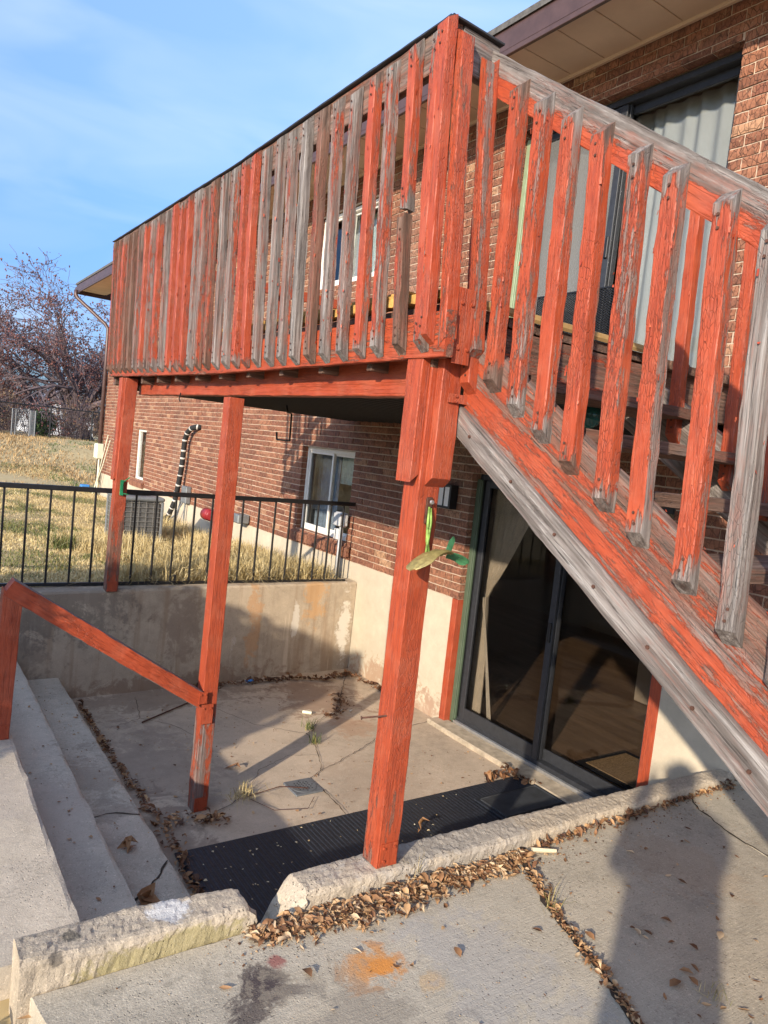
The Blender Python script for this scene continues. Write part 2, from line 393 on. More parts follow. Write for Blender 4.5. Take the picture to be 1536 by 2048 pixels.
MT['screenlit'] = make_screen('sunlit_toned_screen', (.21, .205, .195), .58)  # lighter copy of the mesh: sunlight on the upper screen put into its colour
MT['curtain'] = simple('grey_white_curtain', (.40, .39, .37), .85, 0, .06, 4, .1)
MT['sheer'] = simple('cream_tied_curtain', (.80, .74, .64), .85, 0, .08, 14, .1)
MT['bluecurtain'] = simple('slate_blue_curtain', (.20, .24, .30), .85, 0, .25, 10, .1)
MT['fringe'] = simple('sea_green_valance', (.52, .60, .54), .85, 0, .2, 20, .1)
MT['inside'] = simple('interior_wall_paint', (.30, .26, .215), .8, 0, .06, 3, .03)
MT['woodfloor'] = make_woodfloor()
MT['rubber'] = make_matmat()
MT['palegrey'] = simple('pale_grey_box', (.50, .51, .52), .5, .1, .12, 20, .1)
MT['coil'] = simple('dusty_condenser_coil', (.105, .105, .10), .8, .1, .3, 40, .4)
MT['matpanel'] = simple('dusty_rubber_panel', (.045, .048, .052), .45, 0, .35, 14, .2)
MT['ash'] = simple('grey_condenser_steel', (.20, .215, .22), .5, .3, .15, 20, .1)
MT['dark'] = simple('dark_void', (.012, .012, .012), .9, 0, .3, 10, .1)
MT['sillwood'] = simple('weathered_sill_concrete', (.40, .33, .24), .9, 0, .3, 16, .5)
MT['yellowtrim'] = simple('mustard_edge_trim', (.40, .255, .10), .55, 0, .2, 10, .1)
MT['moss'] = simple('yellowed_board_edge', (.45, .26, .07), .8, 0, .5, 22, .4)
MT['soil'] = simple('dark_soil', (.045, .032, .022), .95, 0, .5, 60, .8)
MT['leaf'] = make_rnd('dry_leaf', [(0, (.065, .028, .015)), (.3, (.17, .075, .032)), (.55, (.33, .17, .075)), (.8, (.50, .31, .15)), (1, (.62, .45, .27))], .75, 60, .3)
MT['leafobj'] = make_leafobj('dry_single_leaf', [(0, (.12, .055, .025)), (.4, (.33, .17, .075)), (.75, (.50, .32, .16)), (1, (.62, .46, .28))])
MT['seed'] = make_leafobj('pale_leaf_bit', [(0, (.40, .28, .14)), (.4, (.58, .47, .28)), (1, (.72, .66, .50))])
MT['grass'] = make_rnd('dry_lawn_blades', [(0, (.075, .105, .025)), (.22, (.13, .15, .038)), (.38, (.40, .30, .12)), (.7, (.58, .45, .21)), (1, (.70, .58, .32))], .8, 6, 0)
MT['moundgrass'] = make_rnd('tan_bank_grass', [(0, (.07, .11, .028)), (.25, (.12, .16, .04)), (.4, (.27, .16, .075)), (.7, (.46, .31, .14)), (1, (.60, .44, .24))], .85, 3, 0)
MT['bark'] = simple('grey_brown_bark', (.125, .092, .098), .9, 0, .4, 14, .5)
MT['palebark'] = simple('pale_twig_bark', (.26, .22, .20), .9, 0, .3, 14, .3)
MT['berry'] = make_rnd('dried_crabapples', [(0, (.085, .034, .034)), (.5, (.17, .064, .054)), (1, (.25, .11, .085))], .7, 20, 0)
MT['brush'] = make_rnd('brown_brush', [(0, (.07, .045, .03)), (.5, (.16, .10, .06)), (1, (.28, .19, .11))], .9, 10, 0)
MT['evergreen'] = make_rnd('evergreen_leaves', [(0, (.02, .05, .012)), (.5, (.045, .105, .02)), (1, (.09, .16, .04))], .8, 10, 0)
MT['housewhite'] = simple('white_siding', (.72, .74, .77), .7, 0, .06, 2, .05)
MT['houseroof'] = simple('slate_roof', (.13, .14, .18), .8, 0, .2, 4, .2)
MT['tealglass'] = simple('teal_glass_ball', (.02, .11, .10), .12, 0, .3, 8, 0)
MT['redplastic'] = simple('red_plastic', (.28, .022, .026), .4, 0, .2, 10, .05)
MT['greenpaint'] = simple('aged_green_paint', (.02, .24, .10), .5, .2, .4, 25, .3)
MT['verdigris'] = simple('yellow_green_leaf_metal', (.30, .24, .085), .45, .3, .35, 40, .3)
MT['darkgreenmetal'] = simple('dark_green_leaf_metal', (.05, .17, .075), .45, .3, .5, 40, .3)
MT['limegreen'] = simple('lime_green_stem_metal', (.20, .32, .065), .5, .1, .6, 50, .4)
MT['whitetape'] = simple('white_tape', (.55, .53, .48), .5, 0, .08, 20, .05)
MT['blackfoam'] = simple('black_foam', (.016, .016, .016), .8, 0, .3, 30, .3)
MT['frosted'] = simple('frosted_lamp_panel', (.82, .81, .78), .4, 0, .05, 8, 0)
MT['blue'] = simple('blue_plastic_scrap', (.05, .22, .55), .4, 0, .3, 30, .1)
MT['coat'] = simple('dark_coat_cloth', (.03, .035, .05), .9, 0, .2, 20, .2)
MT['skin'] = simple('skin', (.45, .26, .18), .55, 0, .08, 20, .05)
MT['hairm'] = simple('brown_hair', (.05, .03, .02), .7, 0, .3, 60, .3)
MT['lawnbase'] = make_rnd('dry_lawn_soil', [(0, (.27, .20, .09)), (.5, (.46, .35, .175)), (1, (.60, .47, .26))], .95, 3.5, .2)
MT['steelgrey'] = simple('galvanised_steel', (.17, .18, .19), .55, .3, .2, 30, .1)
MT['rug'] = simple('tan_coir', (.30, .21, .12), .95, 0, .35, 70, .6)
MT['flake'] = make_rnd('loose_paint_flake', [(0, (.26, .032, .014)), (.6, (.40, .058, .020)), (1, (.50, .12, .06))], .6, 40, 0)
MT['rusty'] = simple('rusty_nail', (.10, .045, .03), .8, .3, .4, 60, .4)


# ------------------------------------------------------------------ mesh helpers
def props(o, label=None, cat=None, group=None, kind=None, **kw):
    if label: o['label'] = label
    if cat: o['category'] = cat
    if group: o['group'] = group
    if kind: o['kind'] = kind
    for k, v in kw.items(): o[k] = v
    return o


def empty(name, loc, label, cat, group=None):
    o = bpy.data.objects.new(name, None); COL.objects.link(o); o.location = loc; o.empty_display_size = .2
    return props(o, label, cat, group)


def link(o, parent=None, mw=None):
    COL.objects.link(o)
    if mw is not None: o.matrix_world = mw
    if parent is not None:
        o.parent = parent
        o.matrix_parent_inverse = world_of(parent).inverted()
    return o


def world_of(o):
    """world matrix without waiting for the depsgraph"""
    m = o.matrix_basis.copy()
    if o.parent is not None: m = world_of(o.parent) @ o.matrix_parent_inverse @ m
    return m


class MB:
    def __init__(s): s.v = []; s.f = []; s.r = []; s.mi = []

    def add(s, vs, fs, r=0.5, mi=0):
        n = len(s.v); s.v += [tuple(v) for v in vs]
        for f in fs: s.f.append(tuple(i + n for i in f)); s.r.append(r); s.mi.append(mi)

    def box(s, x0, x1, y0, y1, z0, z1, r=.5, mi=0):
        s.add([(x0, y0, z0), (x1, y0, z0), (x1, y1, z0), (x0, y1, z0), (x0, y0, z1), (x1, y0, z1), (x1, y1, z1), (x0, y1, z1)],
              [(0, 3, 2, 1), (4, 5, 6, 7), (0, 1, 5, 4), (1, 2, 6, 5), (2, 3, 7, 6), (3, 0, 4, 7)], r, mi)

    def bbox(s, x0, x1, y0, y1, z0, z1, c=.004, r=.5, mi=0):
        """box with chamfered vertical and horizontal edges"""
        vs = []; 
        for z, i in ((z0, c), (z0 + c, 0), (z1 - c, 0), (z1, c)):
            for (x, y) in ((x0 + i + (c if i == 0 else 0), y0 + i), (x1 - i - (c if i == 0 else 0), y0 + i), (x1 - i, y0 + i + (c if i == 0 else 0)), (x1 - i, y1 - i - (c if i == 0 else 0)),
                           (x1 - i - (c if i == 0 else 0), y1 - i), (x0 + i + (c if i == 0 else 0), y1 - i), (x0 + i, y1 - i - (c if i == 0 else 0)), (x0 + i, y0 + i + (c if i == 0 else 0))):
                vs.append((x, y, z))
        fs = [tuple(range(7, -1, -1)), tuple(range(24, 32))]
        for k in range(3):
            for j in range(8):
                fs.append((k * 8 + j, k * 8 + (j + 1) % 8, k * 8 + 8 + (j + 1) % 8, k * 8 + 8 + j))
        s.add(vs, fs, r, mi)

    def tube(s, pts, rad, n=6, r=.5, mi=0, cap=True):
        pts = [Vector(p) for p in pts]
        rads = rad if isinstance(rad, (list, tuple)) else [rad] * len(pts)
        base = len(s.v); prev = None
        for i, p in enumerate(pts):
            d = (pts[min(i + 1, len(pts) - 1)] - pts[max(i - 1, 0)]).normalized()
            if prev is None:
                a = Vector((0, 0, 1)) if abs(d.z) < .9 else Vector((1, 0, 0))
                u = d.cross(a).normalized()
            else:
                u = (prev - d * prev.dot(d))
                u = u.normalized() if u.length > 1e-6 else d.orthogonal().normalized()
            prev = u; w = d.cross(u)
            for k in range(n):
                an = 2 * math.pi * k / n
                s.v.append(tuple(p + (u * math.cos(an) + w * math.sin(an)) * rads[i]))
        for i in range(len(pts) - 1):
            for k in range(n):
                s.f.append((base + i * n + k, base + i * n + (k + 1) % n, base + (i + 1) * n + (k + 1) % n, base + (i + 1) * n + k)); s.r.append(r); s.mi.append(mi)
        if cap:
            s.f.append(tuple(base + k for k in range(n - 1, -1, -1))); s.r.append(r); s.mi.append(mi)
            e = base + (len(pts) - 1) * n
            s.f.append(tuple(e + k for k in range(n))); s.r.append(r); s.mi.append(mi)

    def sweep(s, prof, path, up=Vector((0, 0, 1)), closed=True):
        """profile [(a,b)] swept along path; a along side, b along up"""
        base = len(s.v); n = len(prof); path = [Vector(p) for p in path]
        for i, p in enumerate(path):
            d = (path[min(i + 1, len(path) - 1)] - path[max(i - 1, 0)]).normalized()
            side = d.cross(up).normalized(); u2 = side.cross(d)
            for a, b in prof: s.v.append(tuple(p + side * a + u2 * b))
        for i in range(len(path) - 1):
            for k in range(n if closed else n - 1):
                s.f.append((base + i * n + k, base + i * n + (k + 1) % n, base + (i + 1) * n + (k + 1) % n, base + (i + 1) * n + k)); s.r.append(.5); s.mi.append(0)
        if closed:
            s.f.append(tuple(base + k for k in range(n - 1, -1, -1))); s.r.append(.5); s.mi.append(0)
            e = base + (len(path) - 1) * n
            s.f.append(tuple(e + k for k in range(n))); s.r.append(.5); s.mi.append(0)

    def mesh(s, name, mats, smooth=False):
        me = bpy.data.meshes.new(name); me.from_pydata(s.v, [], s.f)
        for m in (mats if isinstance(mats, (list, tuple)) else [mats]): me.materials.append(m)
        if len(set(s.mi)) > 1: me.polygons.foreach_set('material_index', s.mi)
        a = me.attributes.new('rnd', 'FLOAT', 'FACE'); a.data.foreach_set('value', s.r)
        if smooth: me.polygons.foreach_set('use_smooth', [True] * len(s.f))
        me.update(); return me

    def build(s, name, mats, parent=None, smooth=False, **kw):
        o = bpy.data.objects.new(name, s.mesh(name, mats, smooth)); link(o, parent)
        return props(o, **kw)


def npmesh(name, V, F, mat, rnd=None, parent=None, smooth=False, **kw):
    """big mesh from numpy arrays; F is (n,3) or (n,4)"""
    me = bpy.data.meshes.new(name); k = F.shape[1]
    me.vertices.add(len(V)); me.vertices.foreach_set('co', np.ascontiguousarray(V, np.float32).ravel())
    me.loops.add(F.size); me.loops.foreach_set('vertex_index', np.ascontiguousarray(F, np.int32).ravel())
    me.polygons.add(len(F)); me.polygons.foreach_set('loop_start', np.arange(0, F.size, k, dtype=np.int32))
    me.polygons.foreach_set('loop_total', np.full(len(F), k, np.int32))
    if rnd is not None:
        a = me.attributes.new('rnd', 'FLOAT', 'FACE'); a.data.foreach_set('value', np.ascontiguousarray(rnd, np.float32))
    if smooth: me.polygons.foreach_set('use_smooth', np.ones(len(F), bool))
    me.materials.append(mat); me.update(calc_edges=True)
    o = bpy.data.objects.new(name, me); link(o, parent)
    return props(o, **kw)


def frame_matrix(p0, p1, xdir):
    p0 = Vector(p0); z = (Vector(p1) - p0).normalized(); x = Vector(xdir); x = (x - z * x.dot(z)).normalized(); y = z.cross(x)
    return Matrix(((x.x, y.x, z.x, p0.x), (x.y, y.y, z.y, p0.y), (x.z, y.z, z.z, p0.z), (0, 0, 0, 1)))


def board(name, p0, p1, w, t, xdir, parent=None, mat=None, k0=0.0, k1=0.0, ky0=0.0, ky1=0.0, jit=.0012, bow=.0, cham=.003, seg=.05, peel=.5, tone=.4, bias=0.0, rough_ends=0.0, xb=0.0, endw=.12, biasy=0.0, lowz=1.0, lowa=0.0, dirt=.22, **kw):
    """A sawn board: local Z from p0 to p1, local X (width w) towards xdir, thickness t along local Y.
    k0/k1 slope the two ends with local x, ky0/ky1 with local y. Edges wander a little like worn timber."""
    L = (Vector(p1) - Vector(p0)).length
    n = max(2, int(L / seg)); hw, ht, c = w / 2, t / 2, min(cham, w * .2, t * .2)
    prof = [(-hw + c, -ht), (hw - c, -ht), (hw, -ht + c), (hw, ht - c), (hw - c, ht), (-hw + c, ht), (-hw, ht - c), (-hw, -ht + c)]
    vs = []; fs = []
    sx, sy_ = RNG.uniform(-1, 1) * bow, RNG.uniform(-1, 1) * bow
    ph = RNG.random() * 50
    for i in range(n + 1):
        f = i / n; b = 4 * f * (1 - f)
        for j, (x, y) in enumerate(prof):
            z = f * L + (1 - f) * (k0 * x + ky0 * y) + f * (k1 * x + ky1 * y)
            q = mnoise.noise(Vector((j * 3.1 + ph, f * L * 9, ph)))
            q2 = mnoise.noise(Vector((j * 5.3 + ph, f * L * 31, ph * 1.7)))
            g = jit * (1.6 * q + 1.2 * q2) - jit * .5
            if rough_ends and i in (0, n): z += RNG.uniform(-1, 1) * rough_ends
            vs.append((x + math.copysign(g, x) + sx * b, y + math.copysign(g, y) + sy_ * b, z))
    m8 = 8
    for i in range(n):
        for j in range(m8):
            fs.append((i * m8 + j, i * m8 + (j + 1) % m8, (i + 1) * m8 + (j + 1) % m8, (i + 1) * m8 + j))
    fs.append(tuple(range(m8 - 1, -1, -1))); fs.append(tuple(n * m8 + j for j in range(m8)))
    me = bpy.data.meshes.new(name); me.from_pydata(vs, [], fs); me.materials.append(mat or MT['timber'])
    me.update()
    o = bpy.data.objects.new(name, me)
    link(o, parent, frame_matrix(p0, p1, xdir))
    o['peel'] = float(peel); o['tone'] = float(tone); o['bias'] = float(bias); o['xb'] = float(xb); o['endw'] = float(endw); o['len'] = float(L); o['biasy'] = float(biasy); o['dirt'] = float(dirt); o['lowz'] = float(lowz); o['lowa'] = float(lowa)
    return props(o, **kw)


def plate(name, c, n, u, w, h, t, parent, mat, bolts=4, peel=.98):
    """small steel plate with bolt heads; n outward normal, u across"""
    n = Vector(n).normalized(); u = Vector(u).normalized(); v = n.cross(u)
    m = MB(); c = Vector(c)
    def ob(cc, a, b, d):
        vs = [cc + u * sx * a + v * sy_ * b + n * sz * d for sz in (-1, 1) for sx, sy_ in ((-1, -1), (1, -1), (1, 1), (-1, 1))]
        m.add(vs, [(3, 2, 1, 0), (4, 5, 6, 7), (0, 1, 5, 4), (1, 2, 6, 5), (2, 3, 7, 6), (3, 0, 4, 7)])
    ob(c + n * t / 2, w / 2, h / 2, t / 2)
    sp = [(-.3, .3), (.3, .3), (-.3, -.3), (.3, -.3)][:bolts]
    for a, b in sp:
        q = c + u * a * w + v * b * h + n * t
        m.tube([q, q + n * .006], .006, 6)
    o = m.build(name, mat, parent); o['peel'] = peel; o['tone'] = .3; o['bias'] = 0.0; o['xb'] = 0.0; o['endw'] = 0.0; o['len'] = 9.0; o['biasy'] = 0.0; o['lowz'] = 1.0; o['lowa'] = 0.0; o['dirt'] = 0.0
    return o


# ------------------------------------------------------------------ terrain
def lawn_z(x, y):
    z = -1.42 - .05 * np.clip((y - 6.3), 0, 3.7) - .010 * np.clip(y - 10, 0, 9)
    k = np.clip((y - 19.0 - .02 * x) / 7.5, 0, 1); k = k * k * (3 - 2 * k)
    z = z + k * .86
    z = z - .02 * np.clip(y - 30, 0, 80)
    return z


xs = np.concatenate([np.linspace(-300, -20, 15), np.linspace(-15, .36, 22), [.40, .56, .60], np.linspace(1.2, 3.9, 6), [4.0, 4.06], np.linspace(5, 20, 24), np.linspace(25, 300, 16)])
ys = np.concatenate([np.linspace(-300, -10, 14), np.linspace(-6, 1.9, 8), [2.12, 2.16, 2.2, 3, 4, 5, 6.0, 6.1, 6.22, 6.24, 6.35], np.linspace(7, 17.2, 18), [17.45], np.linspace(18, 34, 26), np.linspace(38, 100, 14), np.linspace(130, 900, 10)])
GX, GY = np.meshgrid(xs, ys, indexing='ij')
GZ = lawn_z(GX, GY)
GZ = np.where(GY < 6.23, -1.78, GZ)
pit = ((GX > .58) & (GY < 6.23) & (GY > 2.14) & (GX < 30)) | ((GX > 4.03) & (GY < 17.3) & (GX < 12))
GZ = np.where(pit, -2.7, GZ)
for i in range(GX.shape[0]):
    for j in range(GX.shape[1]):
        if GY[i, j] > 6.3 and not pit[i, j]:
            GZ[i, j] += .03 * mnoise.noise(Vector((GX[i, j] * .6, GY[i, j] * .6, 0))) + (.12 * mnoise.noise(Vector((GX[i, j] * .25, GY[i, j] * .25, 4))) if GY[i, j] > 19 else 0)
V = np.stack([GX.ravel(), GY.ravel(), GZ.ravel()], 1)
ny = len(ys)
I, J = np.meshgrid(np.arange(len(xs) - 1), np.arange(ny - 1), indexing='ij')
a = (I * ny + J).ravel()
F = np.stack([a, a + ny, a + ny + 1, a + 1], 1)
npmesh('ground', V, F, MT['lawnbase'], rnd=NPR.random(len(F)) * .1 + .45, smooth=True, kind='structure')


def slab_poly(name, poly, z, depth, mat, jit=.004, **kw):
    """a flat concrete piece from a plan outline, subdivided outline with worn edge"""
    pts = []
    for i, p in enumerate(poly):
        q = poly[(i + 1) % len(poly)]; L = math.hypot(q[0] - p[0], q[1] - p[1]); n = max(1, int(L / .06))
        for k in range(n):
            f = k / n; e = jit if k else 0
            pts.append((p[0] + (q[0] - p[0]) * f + RNG.uniform(-e, e), p[1] + (q[1] - p[1]) * f + RNG.uniform(-e, e)))
    n = len(pts); cx = sum(p[0] for p in pts) / n; cy_ = sum(p[1] for p in pts) / n
    def inset(p, d):
        l = math.hypot(p[0] - cx, p[1] - cy_); return (p[0] + (cx - p[0]) / l * d, p[1] + (cy_ - p[1]) / l * d)
    m = MB()
    vs = [(*inset(p, .012), z) for p in pts] + [(*p, z - .008) for p in pts] + [(*p, z - depth) for p in pts]
    fs = [tuple(range(n))] + [(n + i, n + (i + 1) % n, (i + 1) % n, i) for i in range(n)] + [(2 * n + i, 2 * n + (i + 1) % n, n + (i + 1) % n, n + i) for i in range(n)]
    m.add(vs, fs)
    return m.build(name, mat, **kw)


# foreground slab, broken in three by its two cracks
crackA = [(2.36, 2.085), (2.25, 1.95), (2.18, 1.80), (2.105, 1.608), (2.06, 1.457), (2.035, 1.364), (1.985, 1.267), (1.955, 1.197), (1.9, 1.0), (1.8, .5), (1.78, -.2), (1.7, -1.0), (1.72, -4.0)]
crackB = [(3.62, 2.085), (3.526, 2.0), (3.44, 1.787), (3.391, 1.55), (3.35, 1.2), (3.3, .5), (3.3, -4.0)]
slab = bpy.data.objects.new('paving_slab', None); COL.objects.link(slab); slab.location = (1.5, 1, -1.65); props(slab, kind='structure')
g = .007
for poly in ([(.405, 2.098), (.44, 1.9), (.50, .5), (.5, -4.0)] + [(x - g, y) for x, y in crackA[::-1]],
             [(x + g, y) for x, y in crackA] + [(x - g * .5, y) for x, y in crackB[::-1]],
             [(x + g * .5, y) for x, y in crackB] + [(4.03, -4.0), (4.03, 2.085)]):
    o = slab_poly('slab_piece', poly[::-1] if sum((poly[i][0] * poly[(i + 1) % len(poly)][1] - poly[(i + 1) % len(poly)][0] * poly[i][1]) for i in range(len(poly))) < 0 else poly, -1.65 + RNG.uniform(-.003, .003), .12, MT['slab'], .003)
    mw = o.matrix_world.copy(); o.parent = slab; o.matrix_parent_inverse = world_of(slab).inverted()

# patio floor and steps
m = MB()
nx, nyp = 40, 46
px_ = np.linspace(.56, 4.06, nx); py_ = np.linspace(2.0, 6.35, nyp)
vs = [(x, y, -2.27 + .008 * mnoise.noise(Vector((x * 1.3, y * 1.3, 2)))) for x in px_ for y in py_]
fs = [(i * nyp + j, (i + 1) * nyp + j, (i + 1) * nyp + j + 1, i * nyp + j + 1) for i in range(nx - 1) for j in range(nyp - 1)]
m.add(vs, fs); m.build('patio_floor', MT['patio'], smooth=True, kind='structure')

steps = bpy.data.objects.new('concrete_steps', None); COL.objects.link(steps); steps.location = (.9, 4, -2.27); props(steps, kind='structure')


def step_block(name, x0, x1, y0, y1, z0, z1, e=.012):
    """one concrete step: worn nose on the patio side"""
    m = MB(); n = 60; prof = [(x0, z0), (x0, z1), (x1 - e * 2, z1), (x1 - e * .6, z1 - e * .35), (x1, z1 - e * 1.6), (x1, z0)]
    for i in range(n + 1):
        y = y0 + (y1 - y0) * i / n
        for k, (x, z) in enumerate(prof):
            w = .006 * mnoise.noise(Vector((y * 5, k * 2, x1))) + .004 * mnoise.noise(Vector((y * 22, k * 2, x1))) if k >= 2 else 0
            m.v.append((x + w, y, z + (w * .5 if 2 <= k <= 4 else 0)))
    K = len(prof)
    for i in range(n):
        for k in range(K - 1):
            m.f.append((i * K + k, i * K + k + 1, (i + 1) * K + k + 1, (i + 1) * K + k)); m.r.append(.5); m.mi.append(0)
    m.f.append(tuple(range(K))); m.r.append(.5); m.mi.append(0)
    m.f.append(tuple(n * K + k for k in range(K - 1, -1, -1))); m.r.append(.5); m.mi.append(0)
    return m.build(name, MT['steps'], steps)


step_block('step', -3.0, .605, 2.275, 6.02, -2.6, -1.67)
step_block('step', .603, .893, 2.275, 6.04, -2.6, -1.87)
step_block('step', .891, 1.215, 2.275, 6.05, -2.6, -2.07)

# curb wall along the patio edge, with the broken gap
cw = empty('curb_wall', (1.5, 2.2, -1.65), 'low rough concrete curb along the patio edge with a broken notch', 'curb')


def curb_piece(x0, x1, end0=0, end1=0):
    m = MB(); n = int((x1 - x0) / .012)
    for i in range(n + 1):
        f = i / n; x = x0 + (x1 - x0) * f
        zt = np.interp(x, [.36, .6, .9, 1.1, 1.6, 2.5, 4.1], [-1.538, -1.562, -1.568, -1.572, -1.582, -1.600, -1.606])
        yb = np.interp(x, [.36, .7, .9, 1.1, 1.3, 1.9, 2.6, 3.3, 4.1], [2.222, 2.265, 2.25, 2.235, 2.24, 2.255, 2.25, 2.225, 2.20])
        yf = np.interp(x, [.36, .7, 2, 4.1], [2.098, 2.095, 2.088, 2.088])
        drop = 0
        if end0 and x - x0 < end0: drop = (1 - (x - x0) / end0) ** 1.3 * .30
        if end1 and x1 - x < end1: drop = max(drop, (1 - (x1 - x) / end1) ** 1.6 * .16)
        cps = [(yf + .004, -1.80), (yf, -1.66), (yf, -1.64), (yf, (zt - 1.64) / 2), (yf, zt - .022), (yf + .005, zt - .010), (yf + .014, zt - .003), (yf + .028, zt)]
        cps += [(yf + .028 + (yb - yf - .056) * k / 7, zt) for k in range(1, 7)] + [(yb - .028, zt), (yb - .012, zt - .004), (yb - .004, zt - .012), (yb, zt - .03), (yb, zt - .08), (yb, -2.5)]
        K = len(cps)
        for k, (y, z) in enumerate(cps):
            zz = max(z - (drop if 3 <= k < K - 1 else 0), -2.5); q = Vector((x, y, zz)); a = 0
            if 0 < k < K - 1:
                a = .0045 * mnoise.noise(q * 16) + .0035 * mnoise.noise(q * 48) + .0022 * mnoise.noise(q * 120)
                if drop > .008: a += .016 * mnoise.noise(q * 30) + .010 * mnoise.noise(q * 70)
            sg = 1 if k < 6 else (-1 if k > K - 6 else 0)
            m.v.append((x + (a if 0 < i < n else 0), y - a * sg, max(zz + (a if sg == 0 else a * .4), -2.5)))
    for i in range(n):
        for k in range(K - 1):
            m.f.append((i * K + k, (i + 1) * K + k, (i + 1) * K + k + 1, i * K + k + 1)); m.r.append(.5); m.mi.append(0)
    m.f.append(tuple(range(K - 1, -1, -1))); m.r.append(.5); m.mi.append(0)
    m.f.append(tuple(n * K + k for k in range(K))); m.r.append(.5); m.mi.append(0)
    return m.build('curb_section', MT['curb'], cw)


curb_piece(.372, 1.135, 0, .07)
curb_piece(1.128, 4.034, .17, 0)

# retaining wall under the fence
rw = MB(); n = 70
for i in range(n + 1):
    f = i / n; x = -2.5 + (4.033 + 2.5) * f
    yf = 6.06 + .04 * max(0, x - .6); zt = -1.385 + .006 * max(0, x)
    q = .004 * mnoise.noise(Vector((x * 6, 0, 0)))
    for k, (y, z) in enumerate([(yf + .0, -2.6), (yf + .004, -2.0), (yf + q, zt - .02), (yf + .012 + q, zt - .004), (yf + .03, zt + q), (yf + .2, zt + q), (yf + .205, -2.6)]): rw.v.append((x, y, z))
for i in range(n):
    for k in range(6): rw.f.append((i * 7 + k, (i + 1) * 7 + k, (i + 1) * 7 + k + 1, i * 7 + k + 1)); rw.r.append(.5); rw.mi.append(0)
rw.f.append(tuple(range(6, -1, -1))); rw.r.append(.5); rw.mi.append(0); rw.f.append(tuple(n * 7 + k for k in range(7))); rw.r.append(.5); rw.mi.append(0)
rw.build('retaining_wall', MT['retwall'], label='stained concrete retaining wall under the black metal fence', cat='wall')

# ------------------------------------------------------------------ house
W = 4.035
house = empty('brick_house', (W, 5, -2.27), 'brown brick house with concrete foundation, sliding doors and a tan soffit', 'house')
Y0H, Y1H = -3.0, 17.35
ZF, ZTOP = -1.18, 2.86
OPEN = {  # y0,y1,z0,z1, frame plane depth
    'low_door': (2.70, 4.615, -2.235, -.10), 'low_win': (6.50, 7.66, -1.01, -.04), 'thin_win': (14.0, 14.62, -1.06, -.085),
    'up_win': (6.47, 7.72, 1.765, 2.575), 'up_door': (2.68, 4.50, .50, 2.615)}

# foundation (with the door gap)
fm = MB()
for (a_, b_) in ((Y0H, 2.62), (4.69, Y1H)):
    fm.box(W + .004, W + .22, a_, b_, -2.7, ZF)
fm.box(W + .004, W + .22, 2.62, 4.69, -2.7, -2.26)
fm.build('foundation', MT['foundation'], house)

# mortar sheet with openings
ycuts = sorted(set([Y0H, Y1H] + [v for k in OPEN.values() for v in k[:2]])); zcuts = sorted(set([ZF, ZTOP] + [v for k in OPEN.values() for v in k[2:]]))
zcuts = [z for z in zcuts if z >= ZF]
mm = MB(); XM = W + .010
for i in range(len(ycuts) - 1):
    for j in range(len(zcuts) - 1):
        yc, zc = (ycuts[i] + ycuts[i + 1]) / 2, (zcuts[j] + zcuts[j + 1]) / 2
        if any(o[0] < yc < o[1] and o[2] < zc < o[3] for o in OPEN.values()): continue
        mm.add([(XM, ycuts[i], zcuts[j]), (XM, ycuts[i], zcuts[j + 1]), (XM, ycuts[i + 1], zcuts[j + 1]), (XM, ycuts[i + 1], zcuts[j])], [(0, 1, 2, 3)])
for (y0, y1, z0, z1) in OPEN.values():
    zz0 = max(z0, ZF); D = W + .2; s = .0
    for (p, q) in (((y0 - .006, zz0), (y0 - .006, z1)), ((y1 + .006, z1), (y1 + .006, zz0)), ((y0, z1 + .006), (y1, z1 + .006)), ((y1, zz0 - .006), (y0, zz0 - .006))):
        if p[1] == q[1] and p[1] < ZF: continue
        mm.add([(XM, *p), (D, *p), (D, *q), (XM, *q)], [(0, 1, 2, 3)])
mm.add([(XM, Y1H - .01, -1.18), (XM + 9, Y1H - .01, -1.18), (XM + 9, Y1H - .01, ZTOP), (XM, Y1H - .01, ZTOP)], [(3, 2, 1, 0)])
wallpart = mm.build('wall', MT['mortar'], house)

# eave: soffit panels, fascia, gutter, downspout, roof
sof = MB(); sof.box(3.43, 4.06, Y0H, 18.1, 2.885, 2.90); sofo = sof.build('soffit', MT['soffit'], house)
yy = Y0H
while yy < 18.0:
    p = MB(); p.bbox(3.445, 4.005, yy + .004, min(yy + .300, 18.08), 2.866, 2.883, .003); p.build('soffit_panel', MT['soffit'], sofo); yy += .305
tr = MB(); tr.bbox(4.0, 4.03, Y0H, 17.3, 2.845, 2.884, .004); tr.build('soffit_trim', MT['soffit'], sofo)
fa = MB(); fa.bbox(3.415, 3.443, Y0H, 18.12, 2.80, 3.02, .003); fa.box(3.415, 4.3, 18.121, 18.145, 2.79, 3.02); fa.build('fascia', MT['brownmetal'], house)
gu = MB(); gu.sweep([(0, 0), (-.045, 0), (-.06, .03), (-.095, .055), (-.10, .10), (-.118, .105), (-.118, .114), (-.092, .114), (-.085, .06), (-.05, .036), (-.04, .008), (-.002, .008), (-.002, .114), (0, .114)],
    [(3.413, y, 2.838) for y in np.linspace(Y0H, 18.3, 12)][::-1]); gu.build('gutter', MT['brownmetal'], house)
ds = MB(); ds.tube([(3.36, 17.9, 2.84), (3.36, 17.9, 2.74), (3.40, 17.86, 2.66), (3.92, 17.38, 2.14), (3.975, 17.32, 2.04), (3.975, 17.30, 1.4), (3.975, 17.30, -1.4)], .042, 8); ds.build('downspout', MT['brownmetal'], house, True)
